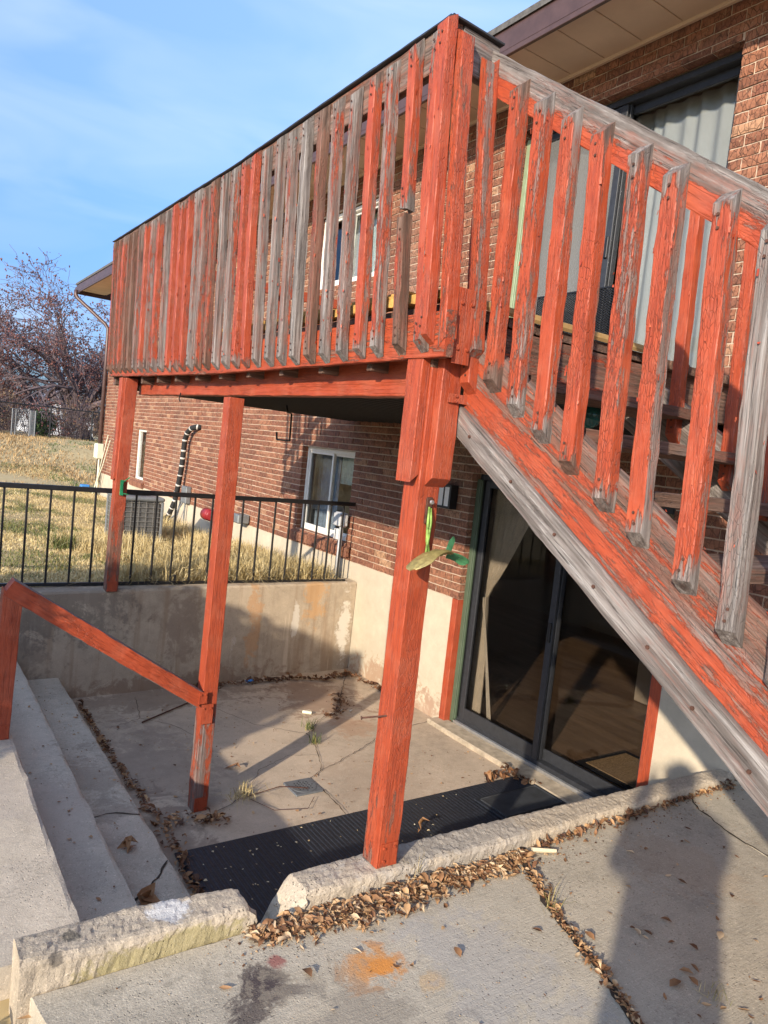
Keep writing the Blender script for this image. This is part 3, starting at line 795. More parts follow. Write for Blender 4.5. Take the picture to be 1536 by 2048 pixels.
ro = MB(); ro.add([(3.40, Y0H, 3.03), (3.40, 18.2, 3.03), (8.5, 18.2, 4.9), (8.5, Y0H, 4.9), (3.40, Y0H, 2.985), (3.40, 18.2, 2.985), (8.5, 18.2, 4.85), (8.5, Y0H, 4.85)],
    [(0, 3, 2, 1), (4, 5, 6, 7), (0, 1, 5, 4), (1, 2, 6, 5), (3, 0, 4, 7)]); ro.build('roof', MT['roof'], house)

# rooms behind the glass
rm = MB()
def room(x0, x1, y0, y1, z0, z1, gaps):
    rm.add([(x1, y0, z0), (x1, y1, z0), (x1, y1, z1), (x1, y0, z1)], [(0, 1, 2, 3)])
    rm.add([(x0, y0, z0), (x1, y0, z0), (x1, y0, z1), (x0, y0, z1)], [(0, 1, 2, 3)])
    rm.add([(x0, y1, z0), (x1, y1, z0), (x1, y1, z1), (x0, y1, z1)], [(3, 2, 1, 0)])
    rm.add([(x0, y0, z1), (x1, y0, z1), (x1, y1, z1), (x0, y1, z1)], [(0, 1, 2, 3)])
    rm.add([(x0, y0, z0), (x1, y0, z0), (x1, y1, z0), (x0, y1, z0)], [(3, 2, 1, 0)])
    ys_ = sorted(set([y0, y1] + [v for g_ in gaps for v in g_[:2]])); zs_ = sorted(set([z0, z1] + [v for g_ in gaps for v in g_[2:]]))
    for i in range(len(ys_) - 1):
        for j in range(len(zs_) - 1):
            yc, zc = (ys_[i] + ys_[i + 1]) / 2, (zs_[j] + zs_[j + 1]) / 2
            if any(o[0] < yc < o[1] and o[2] < zc < o[3] for o in gaps): continue
            rm.add([(x0, ys_[i], zs_[j]), (x0, ys_[i], zs_[j + 1]), (x0, ys_[i + 1], zs_[j + 1]), (x0, ys_[i + 1], zs_[j])], [(0, 1, 2, 3)])
room(W + .215, 8.4, .6, 9.0, -2.215, .20, [OPEN['low_door'], OPEN['low_win']])
room(W + .215, 7.4, .6, 9.0, .45, 2.80, [OPEN['up_door'], OPEN['up_win']])
room(W + .215, 6.4, 13.0, 15.6, -2.0, .2, [OPEN['thin_win']])
rm.build('interior_wall', MT['inside'], house)
fl = MB(); fl.box(W + .21, 8.39, .61, 8.99, -2.25, -2.205); fl.build('interior_floor', MT['woodfloor'], house)


def rect_frame(m, x0, x1, y0, y1, z0, z1, w, wb=None):
    wb = wb or w
    m.bbox(x0, x1, y0, y0 + w, z0, z1, .003); m.bbox(x0, x1, y1 - w, y1, z0, z1, .003)
    m.bbox(x0 + .001, x1 - .001, y0 + w, y1 - w, z0, z0 + wb, .003); m.bbox(x0 + .001, x1 - .001, y0 + w, y1 - w, z1 - w, z1, .003)


def window(y0, y1, z0, z1, x, slider=True, parent=house, recess=.06):
    fr = MB(); rect_frame(fr, x, x + .07, y0 + .004, y1 - .004, z0 + .004, z1 - .004, .042)
    f = fr.build('window', MT['white'], parent)
    ym = (y0 + y1) / 2
    if slider:
        s1 = MB(); rect_frame(s1, x + .012, x + .034, ym - .018, y1 - .044, z0 + .044, z1 - .044, .030); s1.build('sash', MT['white'], f)
        s2 = MB(); rect_frame(s2, x + .038, x + .060, y0 + .044, ym + .02, z0 + .044, z1 - .044, .030); s2.build('sash', MT['white'], f)
        for (a_, b_, xx) in ((ym + .01, y1 - .07, x + .022), (y0 + .07, ym - .005, x + .048)):
            p = MB(); p.box(xx, xx + .005, a_, b_, z0 + .07, z1 - .07); p.build('pane', MT['glass'], f)
    else:
        p = MB(); p.box(x + .03, x + .035, y0 + .04, y1 - .04, z0 + .04, z1 - .04); p.build('pane', MT['glass'], f)
    return f


window(*OPEN['low_win'], W + .07)
window(*OPEN['up_win'], W + .03)
window(*OPEN['thin_win'], W + .04, False)

# brick sills under the windows (rowlock bricks laid on their side)
def sill(y0, y1, z, n, h=.12, out=.045):
    for k in range(n):
        a_ = y0 + (y1 - y0) * k / n; b_ = y0 + (y1 - y0) * (k + 1) / n - .009
        j = RNG.uniform(-.003, .003)
        p = MB(); r = RNG.random()
        p.add([(W - out + j, a_, z - h - .018), (W - out + j, b_, z - h - .018), (W + .07, b_, z - h), (W + .07, a_, z - h), (W - out + j, a_, z - .045), (W - out + j, b_, z - .045), (W + .07, b_, z), (W + .07, a_, z)],
              [(0, 3, 2, 1), (4, 5, 6, 7), (0, 1, 5, 4), (1, 2, 6, 5), (2, 3, 7, 6), (3, 0, 4, 7)], r * .8)
        p.build('sill_brick', MT['brick'], wallpart)
    b = MB(); b.add([(W - out + .01, y0, z - h - .01), (W - out + .01, y1, z - h - .01), (W + .07, y1, z - .006), (W + .07, y0, z - .006), (W - out + .01, y0, z - .055), (W - out + .01, y1, z - .055)],
                    [(0, 1, 5, 4), (4, 5, 2, 3)]); b.build('sill_mortar', MT['mortar'], wallpart)
sill(6.40, 7.78, -1.006, 19)
sill(13.9, 14.75, -1.056, 12)


def casing(name, p0, p1, w, t, xdir, peel, **kw): return board(name, p0, p1, w, t, xdir, house, peel=peel, jit=.0008, **kw)
# orange boards beside the lower door
casing('door_casing', (4.083, 4.652, -2.26), (4.083, 4.652, ZF - .002), .096, .072, (-1, 0, 0), .93)
casing('door_casing', (4.083, 2.660, -2.26), (4.083, 2.660, ZF - .002), .096, .078, (-1, 0, 0), .93)


def sliding_door(y0, y1, z0, z1, x, upper):
    ym = (y0 + y1) / 2
    fr = MB(); rect_frame(fr, x, x + .11, y0 + .004, y1 - .004, z0 + .004, z1 - .004, .045)
    d = fr.build('sliding_door', MT['darkframe'], house)
    j = MB(); j.bbox(x - .03, x + .10, y1 - .047, y1 - .0005, z0 + .0, z1 - .05, .003); j.bbox(x - .022, x - .001, y1 - .060, y1 - .048, z0 + .03, z1 - .06, .002)
    j.build('side_jamb', MT['greenframe' if upper else 'darkjamb'], d)
    # screen door in front of the far half
    sc = MB(); rect_frame(sc, x + .004, x + .026, ym - .03, y1 - .075, z0 + .035, z1 - .055, .055, .11); s = sc.build('screen_door', MT['darkframe'], d)
    q = MB(); q.add([(x + .017, ym + .02, z0 + .1), (x + .017, y1 - .1, z0 + .1), (x + .017, y1 - .1, z1 - .1), (x + .017, ym + .02, z1 - .1)], [(0, 1, 2, 3)])
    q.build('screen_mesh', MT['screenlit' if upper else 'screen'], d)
    h = MB(); h.bbox(x - .012, x + .008, ym - .018, ym + .008, z0 + .95, z0 + 1.10, .004); h.build('handle', MT['metalblack'], d)
    # glass leaves
    p1 = MB(); rect_frame(p1, x + .034, x + .062, ym - .035, y1 - .05, z0 + .046, z1 - .046, .06, .085); p1.build('door_leaf', MT['darkframe'], d)
    p2 = MB(); rect_frame(p2, x + .068, x + .096, y0 + .05, ym + .035, z0 + .046, z1 - .046, .06, .085); p2.build('door_leaf', MT['darkframe'] if not upper else MT['darkframe'], d)
    g1 = MB(); g1.box(x + .046, x + .051, ym + .02, y1 - .105, z0 + .125, z1 - .10); g1.build('pane', MT['glassdark' if not upper else 'glass'], d)
    g2 = MB(); g2.box(x + .080, x + .085, y0 + .105, ym - .02, z0 + .125, z1 - .10); g2.build('pane', MT['glassdark' if not upper else 'glass'], d)
    t = MB()
    for k, xx in enumerate((x - .035, x - .012, x + .012)): t.bbox(xx, xx + .010, y0 + .01, y1 - .055, z0 - .012, z0 + .022 - .004 * k, .002)
    t.box(x - .05, x + .1, y0 + .01, y1 - .055, z0 - .024, z0 - .010); t.build('track', MT['greyalu'], d)
    return d


ld = sliding_door(*OPEN['low_door'], W + .09, False)
ud = sliding_door(OPEN['up_door'][0], OPEN['up_door'][1], .565, OPEN['up_door'][3], W + .09, True)
th = MB(); th.bbox(W - .115, W + .06, 2.64, 4.71, -2.30, -2.235, .01); th.build('door_threshold', MT['sillwood'], house)
# expanded metal guard low on the upper screen door
gm = MB(); gx = W + .088; ga, gb, gz0, gz1 = 3.42, 4.20, .86, 1.30
stp = .030
for sgn in (1, -1):
    k = -40
    while k < 70:
        pts = []
        for i in range(2):
            pass
        ya = ga + k * stp
        # a straight diagonal strand clipped to the panel
        q0, q1 = (ya, gz0), (ya + sgn * (gz1 - gz0) * 1.7, gz1)
        def clip(p, q):
            t0, t1 = 0.0, 1.0; dx = q[0] - p[0]
            for lim, s_ in ((ga, 1), (gb, -1)):
                a0 = s_ * (p[0] - lim); a1 = s_ * (q[0] - lim)
                if a0 < 0 and a1 < 0: return None
                if a0 < 0: t0 = max(t0, a0 / (a0 - a1))
                if a1 < 0: t1 = min(t1, a0 / (a0 - a1))
            return None if t0 >= t1 else ((p[0] + dx * t0, p[1] + (q[1] - p[1]) * t0), (p[0] + dx * t1, p[1] + (q[1] - p[1]) * t1))
        c_ = clip(q0, q1)
        if c_: gm.tube([(gx, *c_[0]), (gx, *c_[1])], .0036, 3, cap=False)
        k += 1
gmo = gm.build('mesh_guard', MT['metalblack'], ud, kind='stuff')
gf = MB(); rect_frame(gf, gx - .006, gx + .006, ga - .012, gb + .012, gz0 - .012, gz1 + .014, .014); gf.build('guard_frame', MT['metalblack'], ud)


def pleated(name, x, y0, y1, z0, z1, amp, wl, mat, label, cat, gather=None, ny_=150, nz=20):
    m = MB()
    for i in range(ny_ + 1):
        f = i / ny_
        for k in range(nz + 1):
            h = k / nz; z = z0 + (z1 - z0) * h
            if gather: yc, wd = gather(h); y = yc + (f - .5) * wd
            else: y = y0 + (y1 - y0) * f
            fy = f * (y1 - y0) / wl
            q_ = mnoise.noise(Vector((fy * .55, h * .6, x * 9))) * 1.3 + .4 * mnoise.noise(Vector((fy * 1.3, h * 1.4, x * 5)))
            m.v.append((x + amp * (.7 * math.sin(2 * math.pi * fy + 2.4 * q_) + .6 * q_), y, z))
    for i in range(ny_):
        for k in range(nz): m.f.append((i * (nz + 1) + k, i * (nz + 1) + k + 1, (i + 1) * (nz + 1) + k + 1, (i + 1) * (nz + 1) + k)); m.r.append(.5); m.mi.append(0)
    return m.build(name, mat, smooth=True, label=label, cat=cat)


pleated('curtain', W + .30, 2.60, 3.62, .60, 2.56, .02, .13, MT['curtain'], 'pale pleated curtain in the open half of the upper sliding door', 'curtain')
pleated('curtain', W + .29, 3.64, 4.60, .60, 2.56, .02, .13, MT['curtain'], 'pale curtain behind the screen half of the upper sliding door', 'curtain')
def gath(h):
    # tied back at mid height
    if h > .52: f = (h - .52) / .48; return 4.60 - .24 * f ** .8, .09 + .60 * f ** .8
    f = (.52 - h) / .52; return 4.60 - .01 * f, .09 + .13 * min(1, f * 2)
pleated('curtain', W + .29, 3.75, 4.55, -2.17, -.14, .016, .085, MT['sheer'], 'cream curtain tied back behind the lower screen door', 'curtain', gath)
pleated('curtain', W + .26, 7.16, 7.85, -1.0, -.06, .012, .11, MT['bluecurtain'], 'slate blue curtain in the far half of the basement window', 'curtain')
pleated('valance', W + .25, 6.55, 7.16, -.42, -.06, .012, .06, MT['fringe'], 'short sea green valance hanging in the basement window', 'curtain')
pleated('curtain', W + .26, 6.48, 7.10, 1.78, 2.56, .01, .12, MT['fringe'], 'sea green curtain in the upstairs window', 'curtain')
pleated('curtain', W + .27, 7.11, 7.72, 1.78, 2.56, .01, .12, MT['curtain'], 'pale blind in the far half of the upstairs window', 'curtain')
pleated('curtain', W + .26, 14.0, 14.3, -1.05, -.1, .01, .12, MT['curtain'], 'white curtain edge inside the narrow basement window', 'curtain')
for k, (ya, yb) in enumerate(((4.30, 4.40), (4.36, 4.43))):
    s_ = MB(); s_.tube([(W + .26 + .03 * k, 4.44 - .12 * (1 - k * .5), -2.195), (W + .235 + .02 * k, 4.56, -1.15)], .012, 6); s_.build('broom_stick', MT['sheer'], label=('thin pale stick leaning inside the lower door glass', 'thin pale stick leaning nearer the curtain inside the lower door')[k], cat='stick')
rg = MB(); rg.bbox(W + .40, W + 1.0, 2.74, 3.52, -2.204, -2.192, .004, mi=0); rg.bbox(W + .46, W + .94, 2.80, 3.46, -2.1925, -2.186, .002, mi=1)
rg.build('door_rug', [MT['rubber'], MT['rug']], label='tan rug with dark border on the wood floor inside the lower door', cat='rug')
bt = MB(); bt.bbox(6.2, 6.9, 1.2, 4.4, -1.72, -1.66, .01); bt.bbox(6.25, 6.85, 1.25, 4.35, -2.2, -1.721, .01)
bt.build('low_bench', MT['inside'], label='low pale bench standing in the dark room behind the lower door', cat='bench')

# ------------------------------------------------------------------ deck
deck = empty('wooden_deck', (1.6, 4, -2.27), 'raised wooden deck with peeling orange paint on tall orange posts', 'deck')
XF = 1.555                                   # outer face of the fascia
def zfas(y): return np.interp(y, [2.0, 2.82, 4.5, 6.66], [.345, .331, .345, .385])
def zrail(y): return np.interp(y, [2.15, 2.58, 4.02, 6.8], [1.505, 1.484, 1.487, 1.535])
# posts
pn = board('post', (1.648, 2.163, -1.578), (1.648, 2.163, .40), .095, .095, (1, 0, 0), deck, peel=.93, tone=.75, bow=.004, jit=.0015, lowz=.55, lowa=.36)
pm = board('post', (1.647, 4.035, -2.268), (1.660, 4.060, .213), .090, .090, (1, 0, 0), deck, peel=.90, tone=.2, bow=.004, jit=.0015, lowz=.85, lowa=.44)
pf = board('post', (1.575, 6.125, -1.385), (1.610, 6.13, .36), .092, .092, (1, 0, 0), deck, peel=.86, tone=.9, bow=.004, jit=.002, bias=.03, lowz=.9, lowa=.42)
board('post_cladding', (1.581, 2.170, -.085), (1.581, 2.170, .395), .090, .037, (0, 1, 0), deck, peel=.97, tone=.5, ky0=-0.9)
board('post_cladding', (1.668, 2.095, -.095), (1.668, 2.095, .35), .090, .037, (1, 0, 0), deck, peel=.97, tone=.5, ky0=-0.9)
board('post_cladding', (1.541, 6.15, -.45), (1.556, 6.16, .36), .088, .030, (0, 1, 0), deck, peel=.72, tone=.8, ky0=-1.2)
for post, c, nn, uu in ((pn, (1.648, 2.114, -1.525), (0, -1, 0), (1, 0, 0)), (pm, (1.647, 3.989, -2.225), (0, -1, 0), (1, 0, 0)), (pf, (1.575, 6.078, -1.34), (0, -1, 0), (1, 0, 0))):
    plate('foot_bracket', c, nn, uu, .078, .085, .004, post, MT['timber'], 3)
plate('steel_plate', (1.645, 2.022, .46), (0, -1, 0), (1, 0, 0), .075, .26, .005, deck, MT['timber'], 4)
plate('steel_strap', (1.735, 2.070, .215), (0, -1, 0), (1, 0, 0), .17, .032, .004, deck, MT['timber'], 4)

# beam, fascia, rails
board('beam', (1.720, 2.19, .298), (1.730, 6.16, .318), .148, .075, (0, 0, 1), deck, peel=.93, tone=.6, jit=.0015)
NSEG = [2.005, 2.82, 4.5, 6.62]
for a_, b_ in ((2.000, 4.30), (4.303, 6.62)):
    za, zb = zfas(a_), zfas(b_)
    board('fascia', (XF + .019, a_, za + .078), (XF + .019, b_, zb + .078), .156, .038, (0, 0, 1), deck, peel=.62, tone=.85, bow=.003, jit=.002)
for a_, b_ in ((2.15, 4.05), (4.053, 6.78)):
    za, zb = zrail(a_), zrail(b_)
    board('top_rail', (XF + .019, a_, za - .07), (XF + .019, b_, zb - .07), .14, .038, (0, 0, 1), deck, peel=.32, tone=.6, bow=.003, jit=.002)
    board('rail_cap', (XF + .012, a_ - .003, za + .006), (XF + .012, b_, zb + .006), .060, .006, (1, 0, 0), deck, MT['darkframe'], jit=.001)
# end rail beside the stair head
board('end_rail', (XF + .042, 2.165, 1.428), (1.765, 2.165, 1.420), .14, .038, (0, 0, 1), deck, peel=.22, tone=.35, jit=.002)
board('rail_cap', (XF - .02, 2.158, 1.505), (1.775, 2.158, 1.497), .060, .006, (0, 1, 0), deck, MT['darkframe'], jit=.001)
board('end_fascia', (XF + .040, 2.075, .445), (1.735, 2.075, .445), .18, .038, (0, 0, 1), deck, peel=.9, tone=.6)

BY = [6.342, 6.169, 6.038, 5.889, 5.747, 5.597, 5.44, 5.291, 5.119, 4.957, 4.798, 4.657, 4.513, 4.376, 4.238, 4.094, 3.954, 3.809, 3.671, 3.542, 3.406, 3.259, 3.124, 2.989, 2.846, 2.72, 2.572, 2.442, 2.32, 2.174, 2.045]
PEEL = [.46, .56, .56, .40, .32, .42, .70, .50, .60, .32, .85, .74, .72, .30, .40, .48, .36, .40, .74, .92, .32, .26, .36, .02, .40, .38, .32, .66, .44, .70, .6]
TONE = [.75, .7, .6, .8, .75, .5, .5, .45, .4, .3, .5, .5, .6, .15, .5, .75, .3, .4, .5, .5, .35, .2, .25, -.3, .7, .4, .25, .4, .2, .5, .4]
BIAS = [0, 0, 0, 0, 0, 0, .03, 0, 0, 0, 0, .02, 0, 0, 0, 0, 0, 0, .02, .03, 0, 0, 0, 0, 0, 0, 0, .07, 0, .08, .05]
XB = XF - .021
for y, pe, to, bi in zip(BY, PEEL, TONE, BIAS):
    y *= 1.031
    zb = zfas(y) + .037; zt = zrail(y + .09) - .022 + RNG.uniform(-.012, .012)
    x_ = XB + RNG.uniform(-.002, .002)
    dy = RNG.uniform(-.006, .006)
    broken = abs(y - 2.174 * 1.031) < .002
    if broken:      # the baluster that has snapped in two
        zm = .86
        board('baluster', (x_, y, zb), (x_ - .006, y + .045, zm - .004), .038, .040, (-1, 0, 0), deck, k0=1.0, jit=.0022, peel=.25, tone=.7, bias=bi, endw=.6, rough_ends=.008)
        board('baluster', (x_, y + .043, zm + .022), (x_, y + .09, zt), .038, .040, (-1, 0, 0), deck, k1=-1.0, jit=.0022, peel=.62, tone=.3, bias=bi, endw=.6, rough_ends=.010)
    else:
        board('baluster', (x_, y, zb), (x_, y + .088 + dy, zt), .038, .041, (-1, 0, 0), deck, k0=1.0, k1=-1.0, jit=.0020, bow=.004, peel=pe, tone=to, bias=bi, endw=.55)
# corner balusters (two on the long side, two beside the stair)
board('baluster', (XB, 2.090, .400), (XB, 2.160, 1.498), .040, .062, (-1, 0, 0), deck, k0=.8, k1=-.7, jit=.0018, peel=.88, tone=.6, bias=.07)
board('baluster', (1.578, 2.018, .390), (1.588, 2.122, 1.462), .052, .038, (1, 0, 0), deck, ky0=-.9, ky1=.9, jit=.0018, peel=.66, tone=.5)
board('baluster', (1.712, 2.020, .372), (1.706, 2.122, 1.412), .052, .038, (1, 0, 0), deck, ky0=-.9, ky1=.9, jit=.0018, peel=.55, tone=.4)

# decking, joists, yellow edge
for k in range(17):
    x0 = 1.60 + .1445 * k
    zz = .522 + RNG.uniform(-.003, .003)
    y_near = 2.062 if x0 > 1.70 else 2.09
    board('deck_board', (x0 + .07, y_near + RNG.uniform(-.006, .006), zz), (x0 + .07, 6.62, zz), .138, .036, (1, 0, 0), deck, seg=.4, jit=.0015, peel=.16, tone=.75)
for k in range(12):
    y = 2.13 + .405 * k
    board('joist', (1.60, y, .41), (4.0, y, .41), .185, .038, (0, 0, 1), deck, seg=.4, peel=.12, tone=.9)
board('rim_joist', (4.012, 2.1, .40), (4.012, 6.62, .40), .185, .038, (0, 0, 1), deck, seg=.4, peel=.1, tone=.8)
board('rim_joist', (1.60, 6.625, .41), (4.0, 6.625, .41), .185, .038, (0, 0, 1), deck, seg=.4, peel=.5, tone=.6)
# ribbed dark sheet under the joists
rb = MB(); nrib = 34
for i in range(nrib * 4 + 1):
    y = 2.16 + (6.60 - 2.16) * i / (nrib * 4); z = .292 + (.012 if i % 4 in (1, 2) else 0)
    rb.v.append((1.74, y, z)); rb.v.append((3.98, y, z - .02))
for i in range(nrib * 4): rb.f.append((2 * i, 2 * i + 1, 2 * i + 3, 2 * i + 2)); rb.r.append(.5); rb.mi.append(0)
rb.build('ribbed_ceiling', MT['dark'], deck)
# pale board edges lying on the decking
board('edge_strip', (1.60, 2.02, .566), (1.60, 6.6, .566), .05, .030, (1, 0, 0), deck, MT['moss'], seg=.03, jit=.004)
yy = 2.3
while yy < 6.5:
    l = RNG.uniform(.05, .16); q = MB(); q.bbox(1.588, 1.64, yy, yy + l, .583, .583 + RNG.uniform(.018, .030), .003); q.build('edge_block', MT['moss'], deck); yy += l + RNG.uniform(.03, .09)
et = MB(); et.sweep([(0, 0), (.006, -.004), (.012, .008), (.010, .026), (-.01, .033), (-.05, .033), (-.05, .026), (0, .022)], [(1.72, 2.050, .546), (2.2, 2.049, .545), (2.76, 2.048, .541)]); et.build('edge_trim', MT['yellowtrim'], deck)
# header below the landing
board('landing_header', (1.79, 2.082, .405), (2.73, 2.082, .398), .19, .038, (0, 0, 1), deck, peel=.36, tone=.85)
board('landing_header', (1.79, 2.118, .40), (2.73, 2.118, .395), .17, .030, (0, 0, 1), deck, peel=.12, tone=.9)
# rails at the far end of the deck and on the house side of the stair head
for z in (.74, 1.43):
    board('far_rail', (1.60, 6.66, z), (4.0, 6.66, z), .09, .038, (0, 0, 1), deck, peel=.95, tone=.5)
for k in range(5):
    board('baluster', (2.1 + .5 * k, 6.70, .42), (2.1 + .5 * k, 6.72, 1.46), .038, .038, (1, 0, 0), deck, peel=.7, tone=.4)

# ------------------------------------------------------------------ staircase
st = empty('wooden_staircase', (2.2, 0, -1.65), 'steep wooden staircase with peeling orange stringer going down beside the house', 'staircase')
XS = 1.74; SLOPE = .647
def zs_up(y): return .071 + (y - 1.457) * SLOPE      # top edge of the stringer
dirs = Vector((0, -1, -SLOPE)).normalized(); perp = Vector((0, -SLOPE, 1)).normalized()
def along(y, off, x): 
    """point on the stair line at plan y, off below the top edge, measured square to it"""
    p = Vector((x, y, zs_up(y))) - perp * off
    return p
ytop, ybot = 2.06, -1.20
def slopeboard(name, x, off0, off1, y0, y1, t, **kw):
    c = (off0 + off1) / 2
    return board(name, along(y0, c, x), along(y1, c, x), off1 - off0, t, perp, st, **kw)
slopeboard('stringer', XS + .019, 0, .238, 2.02, ybot, .038, peel=.49, tone=.55, xb=-1.3, k0=-.55, jit=.002, seg=.06)
slopeboard('stringer_trim', XS + .012, .2385, .330, 1.99, ybot, .060, peel=.16, tone=.10, dirt=.45, k0=.6, jit=.002, seg=.06)
slopeboard('stringer', 2.735, 0, .238, 2.02, ybot, .038, peel=.16, tone=.45, jit=.002, seg=.06)
# treads
for k in range(11):
    y = 1.795 - .262 * k; z = .305 - .170 * k
    zz = z - .019
    board('tread', (XS + .040, y + .135, zz), (2.714, y + .135 - .01, zz - .006), .27, .038, (0, 1, 0), st, jit=.002, peel=.30 if k < 2 else .08, tone=.7, rough_ends=.002)
    if k in (0,):
        board('riser', (XS + .040, y + .285, z + .10), (2.714, y + .28, z + .10), .14, .022, (0, 0, 1), st, peel=.25, tone=.85)
    for xx in (XS + .05, 2.70): pass
# handrails
def zr_top(y): return 1.431 + (y - 2.093) * .664
for xs_, y0_ in ((XS, 2.145), (2.718, 2.0)):
    a_ = Vector((xs_ + .019, y0_, zr_top(y0_))); b_ = Vector((xs_ + .019, -1.2, zr_top(-1.2)))
    d_ = (b_ - a_).normalized(); pp = Vector((0, -d_.z, d_.y)); pp = pp if pp.z > 0 else -pp
    board('handrail', a_ - pp * .058, b_ - pp * .058, .118, .040, pp, st, peel=.50 if xs_ == XS else .6, tone=.05, dirt=.6, xb=-9.0 if xs_ == XS else 0, jit=.003, seg=.05, k0=-.5)
SB = [1.919, 1.791, 1.66, 1.53, 1.381, 1.253, 1.091, .954]; SP = [.62, .60, .56, .66, .60, .46, .58, .20]; STn = [.5, .3, .25, .6, .35, .3, .1, .0]
SBI = [.02, .03, .10, .09, .02, .09, .08, .02]
for k in range(16):
    y = SB[k] if k < 8 else .954 - .137 * (k - 7)
    zb = zs_up(y) - .105 + (RNG.uniform(-.006, .006)); zt = zr_top(y + .035) - .060
    board('baluster', (XS - .022, y, zb), (XS - .022, y + .035, zt), .042, .050, (-1, 0, 0), st, k0=1.0, k1=-1.0, jit=.0022, bow=.004,
          endw=.6, peel=SP[k] if k < 8 else .5, tone=STn[k] if k < 8 else .3, bias=SBI[k] if k < 8 else 0, rough_ends=.002)
    board('baluster', (2.692, y + .07, zb), (2.692, y + .10, zt), .040, .044, (-1, 0, 0), st, k0=1.0, k1=-1.0, jit=.002, peel=(.45, .65, .3, .6, .55)[k % 5], tone=.45, bias=.05)
board('baluster', (XS - .021, 2.045, .255), (XS - .021, 2.125, 1.405), .040, .046, (-1, 0, 0), st, k0=1.0, k1=-1.0, jit=.002, peel=.92, tone=.5, bias=.05)
# nail heads on the stringer trim
nl = MB()
for y in (1.85, 1.62, 1.40, 1.22, 1.02, .86, .70):
    p = along(y, .285 + RNG.uniform(-.015, .015), XS - .0215); nl.tube([p, p + Vector((-.004, 0, 0))], .006, 6)
nl.build('trim_nail', MT['rusty'], st, kind='stuff')


# curled flakes of paint and nail heads on the balusters and rails
def flakes_for(root, seed):
    rg_ = random.Random(seed); fm_ = MB(); nm_ = MB()
    for o in root.children:
        nme = o.name.split('.')[0]
        if nme not in ('baluster', 'stringer', 'fascia', 'post_cladding'): continue
        M_ = world_of(o); L = o['len']; P3 = [M_ @ v.co for v in o.data.vertices[:1]]
        xs_ = [v.co.x for v in o.data.vertices]; ys_ = [v.co.y for v in o.data.vertices]; hx, hy = max(xs_), max(ys_)
        if nme == 'baluster':
            for z in (.045, .075, L - .05, L - .085):
                q = M_ @ Vector((hx, rg_.uniform(-.006, .006), z)); n_ = (M_.to_3x3() @ Vector((1, 0, 0))).normalized()
                nm_.tube([q, q + n_ * .0025], .0045, 5)
        cnt = int((10 if nme == 'baluster' else 16) * L * (1.0 if .15 < o['peel'] < .85 else .4))
        for k in range(cnt):
            z = rg_.uniform(.03, L - .03); f = rg_.random()
            if f < .5: p = Vector((hx, rg_.uniform(-hy, hy) * .95, z)); n_ = Vector((1, 0, 0)); t_ = Vector((0, 1, 0))
            elif f < .9: p = Vector((rg_.uniform(-hx, hx) * .95, (hy if rg_.random() < .6 else -hy), z)); n_ = Vector((0, math.copysign(1, p.y), 0)); t_ = Vector((1, 0, 0))
            else: p = Vector((hx, hy, z)); n_ = Vector((.7, .7, 0)); t_ = Vector((-.7, .7, 0))
            l = rg_.uniform(.005, .020); w = rg_.uniform(.0012, .0042); lift = rg_.uniform(.001, .004); d = 1 if rg_.random() < .5 else -1
            pts = []
            for a_, h_ in ((0, .0004), (.5, lift * .35), (1, lift)):
                for b_ in (-1, 1): pts.append(M_ @ (p + Vector((0, 0, d * l * a_)) + t_ * b_ * w * (1 - .35 * a_) * rg_.uniform(.7, 1.2) + n_ * (h_ + .001)))
            fm_.add(pts, [(0, 1, 3, 2), (2, 3, 5, 4)], rg_.random())
    o = fm_.build('paint_flake', MT['flake'], root, kind='stuff'); nm_.build('nail_head', MT['rusty'], root, kind='stuff')


flakes_for(deck, 5); flakes_for(st, 6)

# ------------------------------------------------------------------ orange handrail at the patio steps
hr = empty('patio_handrail', (.58, 4.0, -1.67), 'sloping orange handrail with a square post beside the patio steps', 'handrail')
board('post', (.535, 4.03, -1.668), (.557, 4.03, -.915), .088, .088, (1, 0, 0), hr, peel=.95, tone=.4, k1=-.62, jit=.0015)
board('rail', (.535, 4.03, -.878), (1.595, 4.02, -1.575), .090, .088, (0, 1, 0), hr, peel=.86, tone=.1, jit=.002, biasy=-.26)
plate('foot_bracket', (.535, 3.985, -1.625), (0, -1, 0), (1, 0, 0), .080, .07, .004, hr, MT['timber'], 3)
plate('end_bracket', (1.598, 3.974, -1.555), (0, -1, 0), (1, 0, 0), .05, .07, .004, hr, MT['timber'], 2)
plate('end_bracket', (1.634, 3.985, -1.66), (0, -1, 0), (1, 0, 0), .072, .12, .005, hr, MT['timber'], 2)

# ------------------------------------------------------------------ black fence on the retaining wall
fn = empty('metal_fence', (1.5, 6.27, -1.38), 'black metal picket fence standing on the concrete retaining wall', 'fence')
t_ = MB(); t_.bbox(-2.5, 3.96, 6.252, 6.290, -.592, -.552, .004); t_.build('top_rail', MT['metalblack'], fn)
t_ = MB(); t_.bbox(-2.5, 3.93, 6.256, 6.284, -1.372, -1.345, .003); t_.build('bottom_rail', MT['metalblack'], fn)
pk = [.759, .935, 1.105, 1.286, 1.441, 1.60, 1.703, 1.944, 2.146, 2.281, 2.444, 2.60, 2.734, 2.914, 3.074, 3.234, 3.391, 3.536, 3.684, 3.83]
pk = [-2.4 + .165 * k for k in range(19)] + [.605, .765, .93, 1.10, 1.275, 1.44, 1.60, 1.77, 1.945, 2.115, 2.285, 2.45, 2.60, 2.745, 2.91, 3.075, 3.235, 3.39, 3.54, 3.685, 3.83]
for x in pk:
    t_ = MB(); t_.bbox(x - .008, x + .008, 6.262, 6.278, -1.345, -.592, .002); t_.build('picket', MT['metalblack'], fn)
